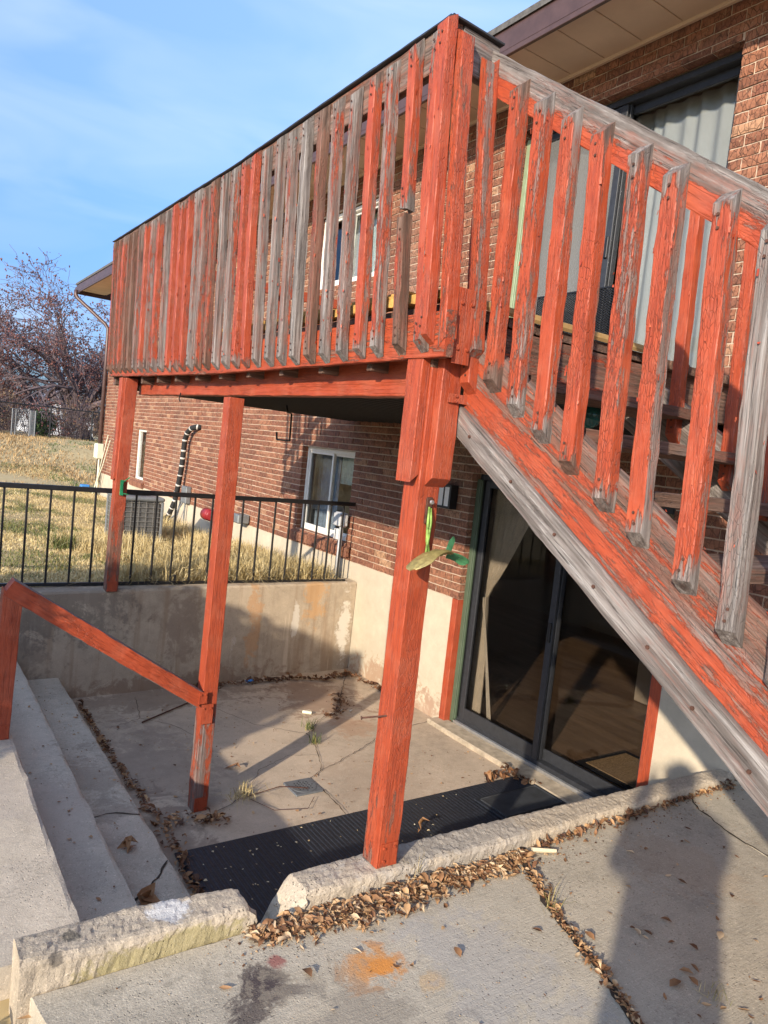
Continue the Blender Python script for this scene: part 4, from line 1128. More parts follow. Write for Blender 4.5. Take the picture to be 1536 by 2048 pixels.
for x in (2.15,):
    t_ = MB(); t_.bbox(x - .01, x + .01, 6.24, 6.255, -1.385, -1.28, .002); t_.build('fence_stake', MT['metalblack'], fn)

# ------------------------------------------------------------------ things on and by the wall
def thing_mesh(name, mb, mat, label, cat, group=None, smooth=False): return mb.build(name, mat, smooth=smooth, label=label, cat=cat, group=group)

ac = empty('air_conditioner', (2.7, 9.85, -1.6), 'grey outdoor air conditioning condenser standing in the dry grass', 'air conditioner')
b = MB(); b.bbox(2.51, 3.02, 9.52, 10.18, -1.60, -.985, .03); b.build('coil_body', MT['coil'], ac)
b = MB()
for k in range(10): b.box(2.495, 3.035, 9.505, 9.512, -1.56 + .062 * k, -1.555 + .062 * k)
for k in range(10): b.box(3.028, 3.035, 9.5125, 10.19, -1.56 + .062 * k, -1.555 + .062 * k); b.box(2.495, 2.502, 9.5125, 10.19, -1.56 + .062 * k, -1.555 + .062 * k)
for k in range(6): b.box(2.53 + .095 * k, 2.535 + .095 * k, 9.500, 9.5045, -1.6, -.98); b.box(2.490, 2.4945, 9.56 + .118 * k, 9.566 + .118 * k, -1.6, -.98)
b.build('wire_guard', MT['greyalu'], ac, kind='stuff')
b = MB(); b.bbox(2.475, 3.055, 9.485, 10.215, -.985, -.925, .02); b.build('lid', MT['ash'], ac)
b = MB(); b.bbox(2.475, 3.055, 9.485, 10.215, -1.65, -1.60, .01); b.build('base_pan', MT['ash'], ac)
for x, y in ((2.485, 9.495), (3.015, 9.495), (3.015, 10.175), (2.485, 10.175)):
    b = MB(); b.bbox(x, x + .03, y, y + .03, -1.6, -.985, .004); b.build('corner_post', MT['ash'], ac)
b = MB()
for r in (.08, .13, .18, .22): b.tube([(2.765 + r * math.cos(t), 9.85 + r * math.sin(t), -.915) for t in np.linspace(0, 2 * math.pi, 25)], .005, 4, cap=False)
b.build('fan_grille', MT['metalblack'], ac)

ins = empty('insulated_pipe', (3.97, 11.6, -1.6), 'black and white banded insulated pipe climbing the far brick wall', 'pipe')
path = [Vector(p) for p in [(4.05, 11.12, .055), (3.99, 11.16, .06), (3.955, 11.28, .035), (3.94, 11.42, -.04), (3.935, 11.50, -.16), (3.935, 11.52, -.32), (3.935, 11.55, -.6), (3.93, 11.62, -.9), (3.92, 11.72, -1.2), (3.88, 11.85, -1.45), (3.7, 11.9, -1.62)]]
b = MB(); b.tube(path, .042, 10); b.build('foam_sleeve', MT['blackfoam'], ins, True)
# tape bands
seglen = 0.0; nxt = .06
for i in range(len(path) - 1):
    L = (path[i + 1] - path[i]).length; t = nxt
    while t < L:
        p = path[i].lerp(path[i + 1], t / L); d = (path[i + 1] - path[i]).normalized()
        q = MB(); hw_ = RNG.uniform(.009, .017); q.tube([p - d * hw_, p + d * hw_], .0445, 10); q.build('tape_band', MT['whitetape'], ins, True); t += RNG.uniform(.12, .17)
    nxt = t - L

b = MB(); b.bbox(3.95, 4.03, 11.28, 11.52, -1.17, -.90, .008); b.bbox(3.944, 3.952, 11.30, 11.50, -1.15, -.93, .003); b.tube([(3.99, 11.40, -1.17), (3.99, 11.42, -1.55)], .014, 8); b.tube([(3.97, 11.46, -1.17), (3.9, 11.60, -1.4), (3.8, 11.75, -1.55)], .012, 6)
thing_mesh('disconnect_box', b, MT['ash'], 'grey electrical disconnect box low on the wall beside the banded pipe', 'electrical box')
b = MB(); b.bbox(3.88, 4.03, 17.12, 17.40, -.86, -.52, .015); b.bbox(3.872, 3.882, 17.14, 17.38, -.84, -.54, .005); b.tube([(3.97, 17.25, -.86), (3.97, 17.25, -1.7)], .022, 8); b.tube([(3.95, 17.15, -.86), (3.95, 17.15, -1.7)], .016, 6)
b.tube([(4.0, 16.7, -.3), (3.96, 16.95, -.9), (3.9, 17.3, -1.68)], .012, 6); b.tube([(4.0, 16.5, -.4), (3.96, 16.8, -.95), (3.86, 17.2, -1.7)], .012, 6)
thing_mesh('utility_box', b, MT['cream'], 'pale cream utility box with conduits at the far house corner', 'electrical box')
ob = empty('outlet_box', (3.97, 6.5, -1.39), 'grey weatherproof outlet box on a conduit at the fence end', 'electrical box')
b = MB(); b.bbox(3.93, 4.00, 6.44, 6.60, -.835, -.685, .01); b.bbox(3.91, 3.932, 6.452, 6.588, -.825, -.695, .006); b.bbox(3.945, 3.99, 6.425, 6.442, -.82, -.70, .004); b.tube([(3.965, 6.4245, -.76), (3.965, 6.420, -.76)], .018, 8); b.build('box_body', MT['palegrey'], ob)
b = MB(); b.tube([(3.965, 6.50, -.835), (3.965, 6.50, -1.40)], .022, 10); b.build('conduit', MT['palegrey'], ob, True)
b = MB(); b.bbox(3.975, 4.025, 6.575, 6.66, -.985, -.87, .006); b.build('outlet_cover', MT['white'], ob)

lm = empty('wall_lamp', (4.0, 4.85, -.32), 'black box wall lamp with two frosted panels left of the lower door', 'lamp')
b = MB(); rect_frame(b, 3.945, 4.03, 4.765, 4.955, -.43, -.225, .022, .02); b.bbox(3.948, 4.03, 4.853, 4.868, -.41, -.245, .002); b.build('lamp_frame', MT['metalblack'], lm)
for a_, b_ in ((4.787, 4.852), (4.869, 4.933)):
    b = MB(); b.box(3.953, 4.02, a_, b_, -.41, -.247); b.build('lamp_panel', MT['frosted'], lm)

b = MB(); b.tube([(3.93, 10.1, -1.20), (3.93, 10.3, -1.20)], [.085, .09], 14); b.tube([(3.93, 10.08, -1.20), (3.93, 10.1, -1.20)], [.06, .085], 14)
thing_mesh('hose_reel', b, MT['redplastic'], 'dark red plastic hose reel on the wall behind the middle orange post', 'hose reel', smooth=True)
b = MB(); b.bbox(3.86, 4.03, 8.95, 9.15, -1.16, -1.04, .015)
thing_mesh('vent_box', b, MT['ash'], 'small dark grey vent hood low on the wall right of the middle post', 'vent')

# metal plant sculpture on the near post
pl = empty('metal_leaf_ornament', (1.67, 2.10, -.35), 'green metal plant ornament with curved leaves on the front orange post', 'ornament')
b = MB(); b.bbox(1.638, 1.668, 2.107, 2.113, -.25, -.15, .004); b.build('back_plate', MT['rusty'], pl)
b = MB(); b.tube([(1.649, 2.103, -.185), (1.647, 2.098, -.25), (1.652, 2.097, -.31), (1.660, 2.088, -.365), (1.69, 2.07, -.352)], [.004, .006, .007, .006, .004], 7); b.tube([(1.658, 2.103, -.19), (1.661, 2.098, -.24), (1.654, 2.095, -.30), (1.648, 2.09, -.36), (1.64, 2.07, -.352)], [.003, .005, .006, .006, .004], 7); b.build('stem', MT['limegreen'], pl, True)
b = MB(); b.tube([(1.653, 2.097, -.167), (1.653, 2.090, -.167)], [.009, .007], 10); b.build('screw', MT['greyalu'], pl)
def blade(p0, p1, lift, wid, sidev, n=12, thick=.003, ribs=6):
    m = MB(); p0 = Vector(p0); p1 = Vector(p1); sv = Vector(sidev).normalized()
    for i in range(n + 1):
        f = i / n; c = p0.lerp(p1, f) + Vector((0, 0, lift * 4 * f * (1 - f)))
        w = wid * min(1, (f * 6 + .25)) * min(1, (1 - f) * 5 + .35)
        for k in range(ribs + 1):
            a = (k / ribs - .5) * 2
            m.v.append(tuple(c + sv * w * a + Vector((0, 0, -.25 * w * a * a + .0025 * (k % 2)))))
    R = ribs + 1
    for i in range(n):
        for k in range(ribs): m.f.append((i * R + k, i * R + k + 1, (i + 1) * R + k + 1, (i + 1) * R + k)); m.r.append(.5); m.mi.append(0)
    return m
o = blade((1.535, 2.01, -.40), (1.72, 2.06, -.352), .038, .050, (.35, -.6, .2)).build('leaf', MT['verdigris'], pl)
o2 = blade((1.730, 2.065, -.354), (1.808, 2.04, -.385), .010, .022, (.3, -.6, .4)).build('leaf', MT['darkgreenmetal'], pl)
o3 = blade((1.728, 2.065, -.352), (1.752, 2.07, -.290), .0, .013, (.9, -.1, 0)).build('leaf', MT['darkgreenmetal'], pl)
for q in (o, o2, o3):
    md = q.modifiers.new('solid', 'SOLIDIFY'); md.thickness = .003

b = MB(); b.bbox(1.575, 1.600, 6.062, 6.075, -.585, -.46, .002); b.tube([(1.60, 6.066, -.475), (1.64, 6.05, -.435)], .004, 4); b.tube([(1.60, 6.066, -.57), (1.64, 6.05, -.575)], .004, 4)
b.add([(1.572, 6.060, -.46), (1.60, 6.060, -.46), (1.592, 6.06, -.52), (1.602, 6.06, -.585), (1.578, 6.06, -.585)], [(0, 1, 2, 3, 4)])
thing_mesh('hanging_tag', b, MT['greenpaint'], 'small green metal tag nailed to the far orange post', 'ornament')
b = MB(); b.tube([(1.62, 4.9, .24), (1.622, 4.93, .20), (1.62, 4.9, .185)], .004, 5)
b.tube([(2.66, 5.4, .28), (2.66, 5.38, .23), (2.66, 5.30, .215), (2.66, 5.29, .0), (2.66, 5.52, -.0), (2.66, 5.54, .06)], .009, 5)
thing_mesh('hanging_hook', b, MT['metalblack'], 'black bent wire hook hanging under the deck beam', 'hook')
tb = MB()
for i in range(9):
    for j in range(14):
        th_, ph_ = math.pi * i / 8, 2 * math.pi * j / 14
        tb.v.append((2.35 + .055 * math.sin(th_) * math.cos(ph_), 2.02 + .055 * math.sin(th_) * math.sin(ph_), .235 + .055 * math.cos(th_)))
for i in range(8):
    for j in range(14): tb.f.append((i * 14 + j, (i + 1) * 14 + j, (i + 1) * 14 + (j + 1) % 14, i * 14 + (j + 1) % 14)); tb.r.append(.5); tb.mi.append(0)
tb.tube([(2.35, 2.02, .28), (2.35, 2.02, .33)], .008, 6)
thing_mesh('glass_ball', tb, MT['tealglass'], 'teal glass ball hanging in the shade behind the stair treads', 'ornament', smooth=True)
b = MB(); b.tube([(2.62, 1.72, .10), (2.62, 1.72, -.02)], .006, 5); b.tube([(2.62, 1.72, -.02), (2.59, 1.72, -.06), (2.60, 1.72, -.09), (2.64, 1.72, -.09), (2.655, 1.72, -.055), (2.62, 1.72, -.02)], .004, 5)
thing_mesh('cord_loop', b, MT['whitetape'], 'thin white loop on a dark string hanging behind the stair treads', 'string')

# patio things
mt = MB(); mt.bbox(1.36, 3.90, 2.70, 3.595, -2.262, -2.252, .003)
mto = thing_mesh('floor_mat', mt, MT['rubber'], 'long black rubber runner mat across the patio floor', 'mat')
rb = MB()
for k in range(88):
    x = 1.375 + .0285 * k
    rb.add([(x, 2.71, -2.2515), (x + .016, 2.71, -2.2515), (x + .016, 3.585, -2.2515), (x, 3.585, -2.2515), (x + .003, 2.71, -2.2495), (x + .013, 2.71, -2.2495), (x + .013, 3.585, -2.2495), (x + .003, 3.585, -2.2495)],
           [(4, 5, 6, 7), (0, 1, 5, 4), (2, 3, 7, 6), (3, 0, 4, 7), (1, 2, 6, 5)])
rb.build('rib', MT['rubber'], mto, kind='stuff')
m2 = empty('door_mat', (3.6, 3.2, -2.245), 'black rubber doormat with two square panels at the lower door', 'mat')
b = MB(); b.bbox(3.33, 3.91, 2.50, 3.42, -2.2455, -2.236, .004); b.build('mat_base', MT['rubber'], m2)
for y0_, y1_ in ((2.53, 2.80), (2.83, 3.10), (3.13, 3.39)):
    b = MB(); rect_frame(b, 0, 0, 0, 0, 0, 0, 0) if False else None
    b.bbox(3.36, 3.88, y0_, y1_, -2.237, -2.231, .008); b.build('mat_panel', MT['matpanel'], m2)
dr = empty('floor_drain', (2.37, 4.03, -2.265), 'small square metal floor drain in the patio concrete', 'drain')
b = MB(); b.bbox(2.27, 2.47, 3.93, 4.13, -2.272, -2.258, .004); b.build('drain_frame', MT['steelgrey'], dr)
b = MB(); b.tube([(2.37, 4.03, -2.259), (2.37, 4.03, -2.255)], .088, 20)
for i in range(-3, 4):
    for j in range(-3, 4):
        if i * i + j * j < 10: b.tube([(2.37 + i * .022, 4.03 + j * .022, -2.2552), (2.37 + i * .022, 4.03 + j * .022, -2.2545)], .006, 6, mi=1)
b.build('drain_grate', [MT['steelgrey'], MT['dark']], dr)
b = MB(); b.tube([(3.05, 5.72, -2.253), (3.07, 5.66, -2.253)], .013, 8); thing_mesh('paper_tube', b, MT['cream'], 'short pale paper tube lying on the patio floor', 'litter') if False else None
b = MB(); b.tube([(2.99, 5.22, -2.256), (3.05, 5.17, -2.256)], .014, 8); thing_mesh('paper_tube', b, MT['cream'], 'short pale paper tube lying on the patio floor', 'litter')
for k, (x, y, lab) in enumerate(((3.33, 5.16, 'white cigarette end beside the crack near the patio corner'), (3.40, 5.12, 'white cigarette end nearest the patio wall'))):
    b = MB(); b.tube([(x, y, -2.262), (x + .03, y + .015, -2.262)], .006, 6); thing_mesh('cigarette_end', b, MT['whitetape'], lab, 'litter')
b = MB(); b.add([(2.83, 6.02, -2.25), (2.88, 6.0, -2.235), (2.92, 6.04, -2.245), (2.88, 6.07, -2.22), (2.84, 6.08, -2.25)], [(0, 1, 3, 4), (1, 2, 3)]); thing_mesh('plastic_scrap', b, MT['blue'], 'bright blue plastic scrap at the foot of the retaining wall', 'litter')
b = MB(); b.tube([(1.70, 5.4, -2.255), (2.25, 5.75, -2.255), (2.55, 5.95, -2.25)], .006, 6); thing_mesh('thin_rod', b, MT['rusty'], 'thin dark rod lying on the patio behind the middle post', 'rod')
b = MB(); b.tube([(1.60, 2.155, -.99), (1.52, 2.20, -1.005)], .0035, 6); b.tube([(1.52, 2.20, -1.005), (1.515, 2.203, -1.006)], .007, 6)
thing_mesh('long_nail', b, MT['rusty'], 'long bent nail sticking out of the front orange post', 'nail')
b = MB(); b.tube([(2.36, 2.03, -1.63), (2.46, 1.985, -1.635)], [.012, .009], 5); thing_mesh('wood_chip', b, MT['seed'], 'splinter of pale wood lying at the end of the leaf pile', 'wood')
b = MB(); b.tube([(3.0, 7.6, -1.5), (3.02, 7.58, -1.33)], [.03, .02], 6); thing_mesh('broken_stake', b, MT['bark'], 'short dark broken stake standing in the dry grass', 'stake')
b = MB(); b.bbox(3.7, 3.9, 17.6, 17.75, -1.62, -1.5, .02); thing_mesh('blue_bucket', b, MT['blue'], 'small blue object lying on the lawn near the house corner', 'litter')


# dirt in the cracks
def ribbon(name, pts, w, z, mat, jit=.35, **kw):
    m = MB(); path = []
    for i in range(len(pts) - 1):
        p, q = Vector((*pts[i], 0)), Vector((*pts[i + 1], 0)); n = max(2, int((q - p).length / .035))
        d = (q - p).normalized(); s = Vector((-d.y, d.x, 0))
        for k in range(n):
            c = p.lerp(q, k / n) + s * RNG.uniform(-.008, .008)
            path.append((c, s))
    path.append((Vector((*pts[-1], 0)), s))
    for c, s in path:
        ww = w * RNG.uniform(1 - jit * 1.8, 1 + jit)
        m.v.append((c.x + s.x * ww, c.y + s.y * ww, z)); m.v.append((c.x, c.y, z + .001)); m.v.append((c.x - s.x * ww, c.y - s.y * ww, z))
    for i in range(len(path) - 1):
        for k in range(2): m.f.append((i * 3 + k, i * 3 + k + 1, i * 3 + k + 4, i * 3 + k + 3)); m.r.append(.5); m.mi.append(0)
    return m.build(name, mat, **kw)


ribbon('crack_soil', crackA, .016, -1.6475, MT['soil'], kind='stuff')
ribbon('crack_soil', crackB, .006, -1.6475, MT['soil'], kind='stuff')
ZP = -2.2585
for pts, w in (([(3.9, 6.0), (3.6, 5.6), (3.34, 5.19), (3.06, 5.04), (2.81, 4.80), (2.75, 4.55), (2.70, 4.40), (2.59, 4.19), (2.47, 4.12)], .007), ([(3.95, 4.7), (3.4, 4.6), (3.06, 4.41), (2.8, 4.28), (2.59, 4.19)], .006),
               ([(2.47, 3.94), (2.46, 3.75), (2.44, 3.6), (2.5, 3.3)], .009), ([(1.98, 4.08), (1.85, 3.98), (1.72, 3.93)], .006), ([(1.8, 5.95), (1.71, 5.49), (1.45, 5.38)], .004), ([(1.71, 5.49), (1.9, 5.3), (2.0, 5.0)], .003), ([(1.98, 4.08), (2.2, 4.35), (2.5, 4.5), (2.7, 4.42)], .0035), ([(2.81, 4.80), (2.5, 5.1), (2.3, 5.6)], .003)):
    ribbon('crack_soil', pts, w * .40, ZP, MT['soil'], kind='stuff')
for pts, z in (([(.905, 2.95), (1.05, 3.05), (1.20, 3.25)], -2.066), ([(.9, 3.75), (1.05, 3.8), (1.2, 3.72)], -2.066)):
    ribbon('crack_soil', pts, .005, z, MT['soil'], kind='stuff')


# ------------------------------------------------------------------ leaves
def leaf_geo(n, P, size, curl, seed, flat=.6, slim=.34):
    """n curled leaves as one vertex/face array. P: (n,3) positions"""
    r = np.random.default_rng(seed)
    us = np.array([0, .3, .65, 1.0]); wd = np.array([.06, .9, .8, .05])
    base = []
    for u, w in zip(us, wd):
        for k in (-1, 0, 1): base.append((u - .5, k * w * slim, 0))
    B = np.array(base)
    L = size * np.clip(r.lognormal(-.12, .38, n), .35, 1.9)
    cu = r.uniform(-1, 1, n) * curl; cv = r.uniform(.2, 1, n) * curl * 1.3
    X = B[None, :, 0] * L[:, None]; Y = B[None, :, 1] * L[:, None] * r.uniform(.6, 1.25, n)[:, None]
    Z = cu[:, None] * (B[None, :, 0] ** 2) * 4 * L[:, None] * .35 + cv[:, None] * (B[None, :, 1] / slim) ** 2 * L[:, None] * .28
    Q = np.stack([X, Y, Z], 2)
    yaw = r.uniform(0, 2 * np.pi, n); pit = r.normal(0, flat, n); rol = r.normal(0, flat, n)
    def rot(ax, a):
        c, s = np.cos(a), np.sin(a); R = np.zeros((n, 3, 3)); i, j = [(1, 2), (2, 0), (0, 1)][ax]
        R[:, ax, ax] = 1; R[:, i, i] = c; R[:, j, j] = c; R[:, i, j] = -s; R[:, j, i] = s; return R
    R = rot(2, yaw) @ rot(1, pit) @ rot(0, rol)
    Q = np.einsum('nij,nkj->nki', R, Q)
    mn = Q[:, :, 2].min(1)
    Q[:, :, 2] -= mn[:, None]
    V = (Q + P[:, None, :]).reshape(-1, 3)
    f = []
    for i in range(3):
        for k in range(2): f.append((i * 3 + k, i * 3 + k + 1, i * 3 + k + 4, i * 3 + k + 3))
    F = (np.array(f)[None] + (np.arange(n) * 12)[:, None, None]).reshape(-1, 4)
    return V, F


def litter(name, P, size, curl, seed, lo=0.0, hi=1.0, flat=.6, slim=.34):
    n = len(P); V, F = leaf_geo(n, P, size, curl, seed, flat, slim)
    rnd = np.repeat(np.random.default_rng(seed + 1).uniform(lo, hi, n), 6)
    return npmesh(name, V, F, MT['leaf'], rnd, smooth=True, kind='stuff')


def pile_points(n, path, width, height, z, seed, ybias=0):
    r = np.random.default_rng(seed); path = np.array(path); seg = np.linalg.norm(np.diff(path[:, :2], axis=0), axis=1); cum = np.r_[0, np.cumsum(seg)]
    t = r.uniform(0, cum[-1], n); i = np.clip(np.searchsorted(cum, t) - 1, 0, len(seg) - 1); f = (t - cum[i]) / seg[i]
    c = path[i, :2] * (1 - f)[:, None] + path[i + 1, :2] * f[:, None]
    wloc = path[i, 2] * (1 - f) + path[i + 1, 2] * f
    d = (path[i + 1, :2] - path[i, :2]) / seg[i][:, None]; s = np.stack([-d[:, 1], d[:, 0]], 1)
    off = np.clip(r.normal(0, .42, n), -1.3, 1.3)
    p = c + s * (off * wloc)[:, None] + r.normal(0, .006, (n, 2))
    h = height * np.clip(1 - off ** 2, 0, 1) * wloc / max(1e-6, path[:, 2].max()) * r.uniform(0, 1, n)
    return np.stack([p[:, 0], p[:, 1], np.full(n, z) + h], 1)


# main drift against the curb
P = pile_points(1500, [(1.06, 2.055, .05), (1.25, 2.02, .085), (1.5, 2.0, .095), (1.75, 2.01, .095), (1.95, 2.02, .07), (2.15, 2.0, .06), (2.33, 2.03, .035)], 1, .028, -1.648, 3)
P[:, 1] = np.minimum(P[:, 1], 2.082)
litter('leaf_litter', P, .031, .75, 5, .25, 1.05, .22, .25)
P = pile_points(300, [(2.36, 2.05, .02), (2.75, 2.06, .03), (2.9, 2.055, .05), (3.2, 2.065, .02), (3.6, 2.065, .022), (4.0, 2.06, .05)], 1, .025, -1.648, 8); P[:, 1] = np.minimum(P[:, 1], 2.083)
litter('leaf_litter', P, .028, 1.0, 6, 0, .75, .4, .26)
P = pile_points(330, [(2.28, 1.98, .05), (2.18, 1.80, .035), (2.11, 1.62, .035), (2.06, 1.46, .03), (2.035, 1.37, .035), (1.99, 1.27, .022), (1.955, 1.19, .014), (1.9, 1.0, .012)], 1, .02, -1.647, 9)
litter('leaf_litter', P, .026, .8, 7, .2, 1.0, .25, .26)
P = pile_points(420, [(1.35, 5.9, .02), (1.355, 5.0, .03), (1.365, 4.4, .04), (1.38, 3.95, .06), (1.40, 3.65, .08), (1.38, 3.45, .06), (1.36, 3.2, .04), (1.35, 2.9, .03)], 1, .02, -2.262, 12)
litter('leaf_litter', P, .036, .9, 13, .05, .75, .3, .28)
P = pile_points(80, [(1.42, 3.95, .10), (1.6, 3.86, .11), (1.75, 3.80, .06)], 1, .05, -2.262, 14)
litter('leaf_litter', P, .036, .9, 15, .05, .75, .3, .30)
P = pile_points(330, [(2.2, 6.05, .03), (2.8, 6.03, .05), (3.3, 6.03, .05), (3.6, 5.9, .04), (3.9, 6.0, .10), (3.98, 5.6, .05), (3.99, 5.2, .02)], 1, .03, -2.262, 16)
litter('leaf_litter', P, .045, .9, 17, 0, .45, .4)
P = pile_points(90, [(3.15, 5.05, .08), (3.35, 5.2, .10), (3.5, 5.5, .1)], 1, .01, -2.262, 18)
litter('leaf_litter', P, .035, .8, 19, 0, .5, .3)
P = pile_points(70, [(3.62, 3.62, .03), (3.85, 3.66, .07), (3.94, 3.4, .03)], 1, .03, -2.255, 20)
litter('leaf_litter', P, .05, 1.0, 21, 0, .55, .5)
P = np.stack([NPR.uniform(-.1, .40, 260), NPR.uniform(1.0, 2.15, 260), NPR.uniform(-1.77, -1.73, 260)], 1)
litter('leaf_litter', P, .05, 1.0, 23, .05, .8, .5)
# lighter scatter across the patio floor
P = np.stack([NPR.uniform(1.3, 3.95, 330), NPR.uniform(3.6, 6.0, 330), np.full(330, -2.262)], 1)
litter('leaf_litter', P, .016, .5, 25, .1, .9, .15)
P = np.stack([NPR.uniform(.62, 1.2, 120), NPR.uniform(2.4, 5.9, 120), np.full(120, -2.064)], 1); P[:, 2] = np.where(P[:, 0] < .89, -1.866, -2.066); P = P[(abs(P[:, 0] - .89) > .03)]
litter('leaf_litter', P, .016, .5, 27, .2, .8, .15)

# grit and crumbs along the curb, on the slab and on the patio
def grit(n, x0, x1, y0, y1, z, seed, mat, smax=.006):
    r = np.random.default_rng(seed); P = np.stack([r.uniform(x0, x1, n), r.uniform(y0, y1, n), np.full(n, z)], 1); s_ = smax * r.uniform(.25, 1, n) ** 1.5
    O = np.array([(1, 0, 0), (-.5, .8, 0), (-.5, -.8, 0), (.1, .05, 1.0)]); a = r.uniform(0, 6.28, n); c, q = np.cos(a), np.sin(a)
    V = np.stack([P[:, None, 0] + (O[None, :, 0] * c[:, None] - O[None, :, 1] * q[:, None]) * s_[:, None], P[:, None, 1] + (O[None, :, 0] * q[:, None] + O[None, :, 1] * c[:, None]) * s_[:, None], P[:, None, 2] + O[None, :, 2] * s_[:, None] * .8], 2).reshape(-1, 3)
    F = (np.array([(0, 1, 3), (1, 2, 3), (2, 0, 3)])[None] + (np.arange(n) * 4)[:, None, None]).reshape(-1, 3)
    npmesh('grit', V, F, mat, np.repeat(r.random(n), 3), kind='stuff')
grit(420, .6, 3.6, 1.0, 2.08, -1.649, 71, MT['leaf'], .0045); grit(420, .9, 3.9, 1.93, 2.08, -1.649, 72, MT['leaf'], .008)
grit(500, 1.25, 3.95, 3.5, 6.05, -2.264, 73, MT['leaf'], .006); grit(160, .62, 1.2, 2.4, 5.9, -2.068, 74, MT['leaf'], .008)

# single leaves: each its own object
LEAFM = []
for k in range(6):
    V_, F_ = leaf_geo(1, np.zeros((1, 3)), .033, .6, 100 + k, .1, .27)
    me = bpy.data.meshes.new('fallen_leaf'); me.from_pydata([tuple(v) for v in V_], [], [tuple(f) for f in F_.tolist()]); me.materials.append(MT['leafobj'])
    me.polygons.foreach_set('use_smooth', [True] * len(me.polygons)); LEAFM.append(me)
SEEDM = []
for k in range(4):
    V_, F_ = leaf_geo(1, np.zeros((1, 3)), .026, .5, 140 + k, .1, .34)
    me = bpy.data.meshes.new('leaf_bit'); me.from_pydata([tuple(v) for v in V_], [], [tuple(f) for f in F_.tolist()]); me.materials.append(MT['seed']); SEEDM.append(me)


def scatter(meshes, name, n, x0, x1, y0, y1, z, label, group, cat, avoid=None, smin=.7, smax=1.2):
    c = 0
    while c < n:
        x, y = RNG.uniform(x0, x1), RNG.uniform(y0, y1)
        if avoid and avoid(x, y): continue
        o = bpy.data.objects.new(name, meshes[c % len(meshes)]); COL.objects.link(o)
        o.location = (x, y, z); o.rotation_euler = (0, 0, RNG.uniform(0, 6.28)); s = RNG.uniform(smin, smax); o.scale = (s, s, s)
        props(o, label, cat, group); c += 1


scatter(LEAFM, 'fallen_leaf', 44, .9, 3.3, 1.15, 2.0, -1.6455, 'small dry tan leaf lying flat on the grey paving slab', 'single leaves scattered on the paving slab', 'leaf')
scatter(LEAFM, 'fallen_leaf', 60, 2.05, 3.3, 1.0, 2.0, -1.6455, 'small dry tan leaf lying flat on the grey paving slab', 'single leaves scattered on the paving slab', 'leaf')
scatter(SEEDM, 'leaf_bit', 62, 1.40, 3.30, 3.02, 3.57, -2.2458, 'pale leaf fragment lying on the long black rubber mat', 'pale leaf bits on the black mat', 'leaf')
LP = [(1.062, 3.42, -2.064, .07, 'curled brown leaf cluster on the lowest concrete step'), (2.05, 4.45, -2.262, .085, 'long dark brown curled leaf beside the post shadow on the patio'), (1.02, 2.98, -2.064, .085, 'star shaped tan dead leaf clump on the lowest step'), (2.75, 3.22, -2.244, .06, 'large brown leaf on the black mat near the front post')]
for (x, y, z, s, lab) in LP:
    nl_ = 5 if ('clump' in lab or 'cluster' in lab) else 2
    Vl, Fl = leaf_geo(nl_, np.array([[x + RNG.uniform(-.02, .02), y + RNG.uniform(-.02, .02), z] for _ in range(nl_)]), s, 1.0, int(x * 100), .3, .22)
    npmesh('dead_leaf', Vl, Fl, MT['leaf'], np.full(len(Fl), .35 if 'dark' in lab else .55), label=lab, cat='leaf', smooth=True)


# ------------------------------------------------------------------ grass and weeds
def blades(name, P, h, w, seed, rnd, lean=.45, **kw):
    r = np.random.default_rng(seed); n = len(P)
    h = h * r.uniform(.5, 1.3, n); an = r.uniform(0, 2 * np.pi, n); la = r.uniform(0, 2 * np.pi, n); ll = np.abs(r.normal(0, lean, n))
    dx = np.stack([np.cos(an), np.sin(an), np.zeros(n)], 1) * (w * r.uniform(.6, 1.3, n))[:, None]
    ld = np.stack([np.cos(la), np.sin(la), np.zeros(n)], 1)
    mid = P + ld * (h * ll * .35)[:, None] + np.array([0, 0, 1]) * (h * .6)[:, None]
    top = P + ld * (h * ll)[:, None] + np.array([0, 0, 1]) * (h * np.clip(1 - .35 * ll, .25, 1))[:, None]
    V = np.stack([P - dx, P + dx, mid + dx * .7, mid - dx * .7, top], 1).reshape(-1, 3)
    b = (np.arange(n) * 5)[:, None]
    F = np.concatenate([b + np.array([[0, 1, 2]]), b + np.array([[0, 2, 3]]), b + np.array([[3, 2, 4]])], 0)
    return npmesh(name, V, F, MT[kw.pop('mat', 'grass')], np.tile(rnd, 3), kind='stuff', **kw)


def ground_pts(n, x0, x1, y0, y1, seed, power=1.0):
    r = np.random.default_rng(seed); x = r.uniform(x0, x1, n); y = y0 + (y1 - y0) * r.uniform(0, 1, n) ** power
    return np.stack([x, y, lawn_z(x, y) - .01], 1)


def greenness(P, seed=0, thr=.10):
    g_ = np.array([mnoise.noise(Vector((p[0] * .9, p[1] * .55, 3.0 + seed))) + .45 * mnoise.noise(Vector((p[0] * 3.1, p[1] * 2.2, 8.0))) for p in P])
    return g_


P = ground_pts(120000, -.6, 4.0, 6.33, 22, 31, 1.6)
G = greenness(P); rr = NPR.random(len(P))
rn = np.where(G + NPR.normal(0, .10, len(P)) > .08, rr * .36, .40 + rr * .6)
blades('lawn_grass', P, .052, .0042, 33, rn, 1.2)
P = ground_pts(52000, -6, 12, 18.5, 30, 35)
P[:, 2] = lawn_z(P[:, 0], P[:, 1]) - .05
G = greenness(P, 5); rr = NPR.random(len(P))
rn = np.where((G > .15) & (P[:, 0] > 3.5 + (P[:, 1] - 20) * .1), rr * .3, .42 + rr * .5)
blades('mound_grass', P, .13, .012, 37, rn, 1.1, mat='moundgrass')
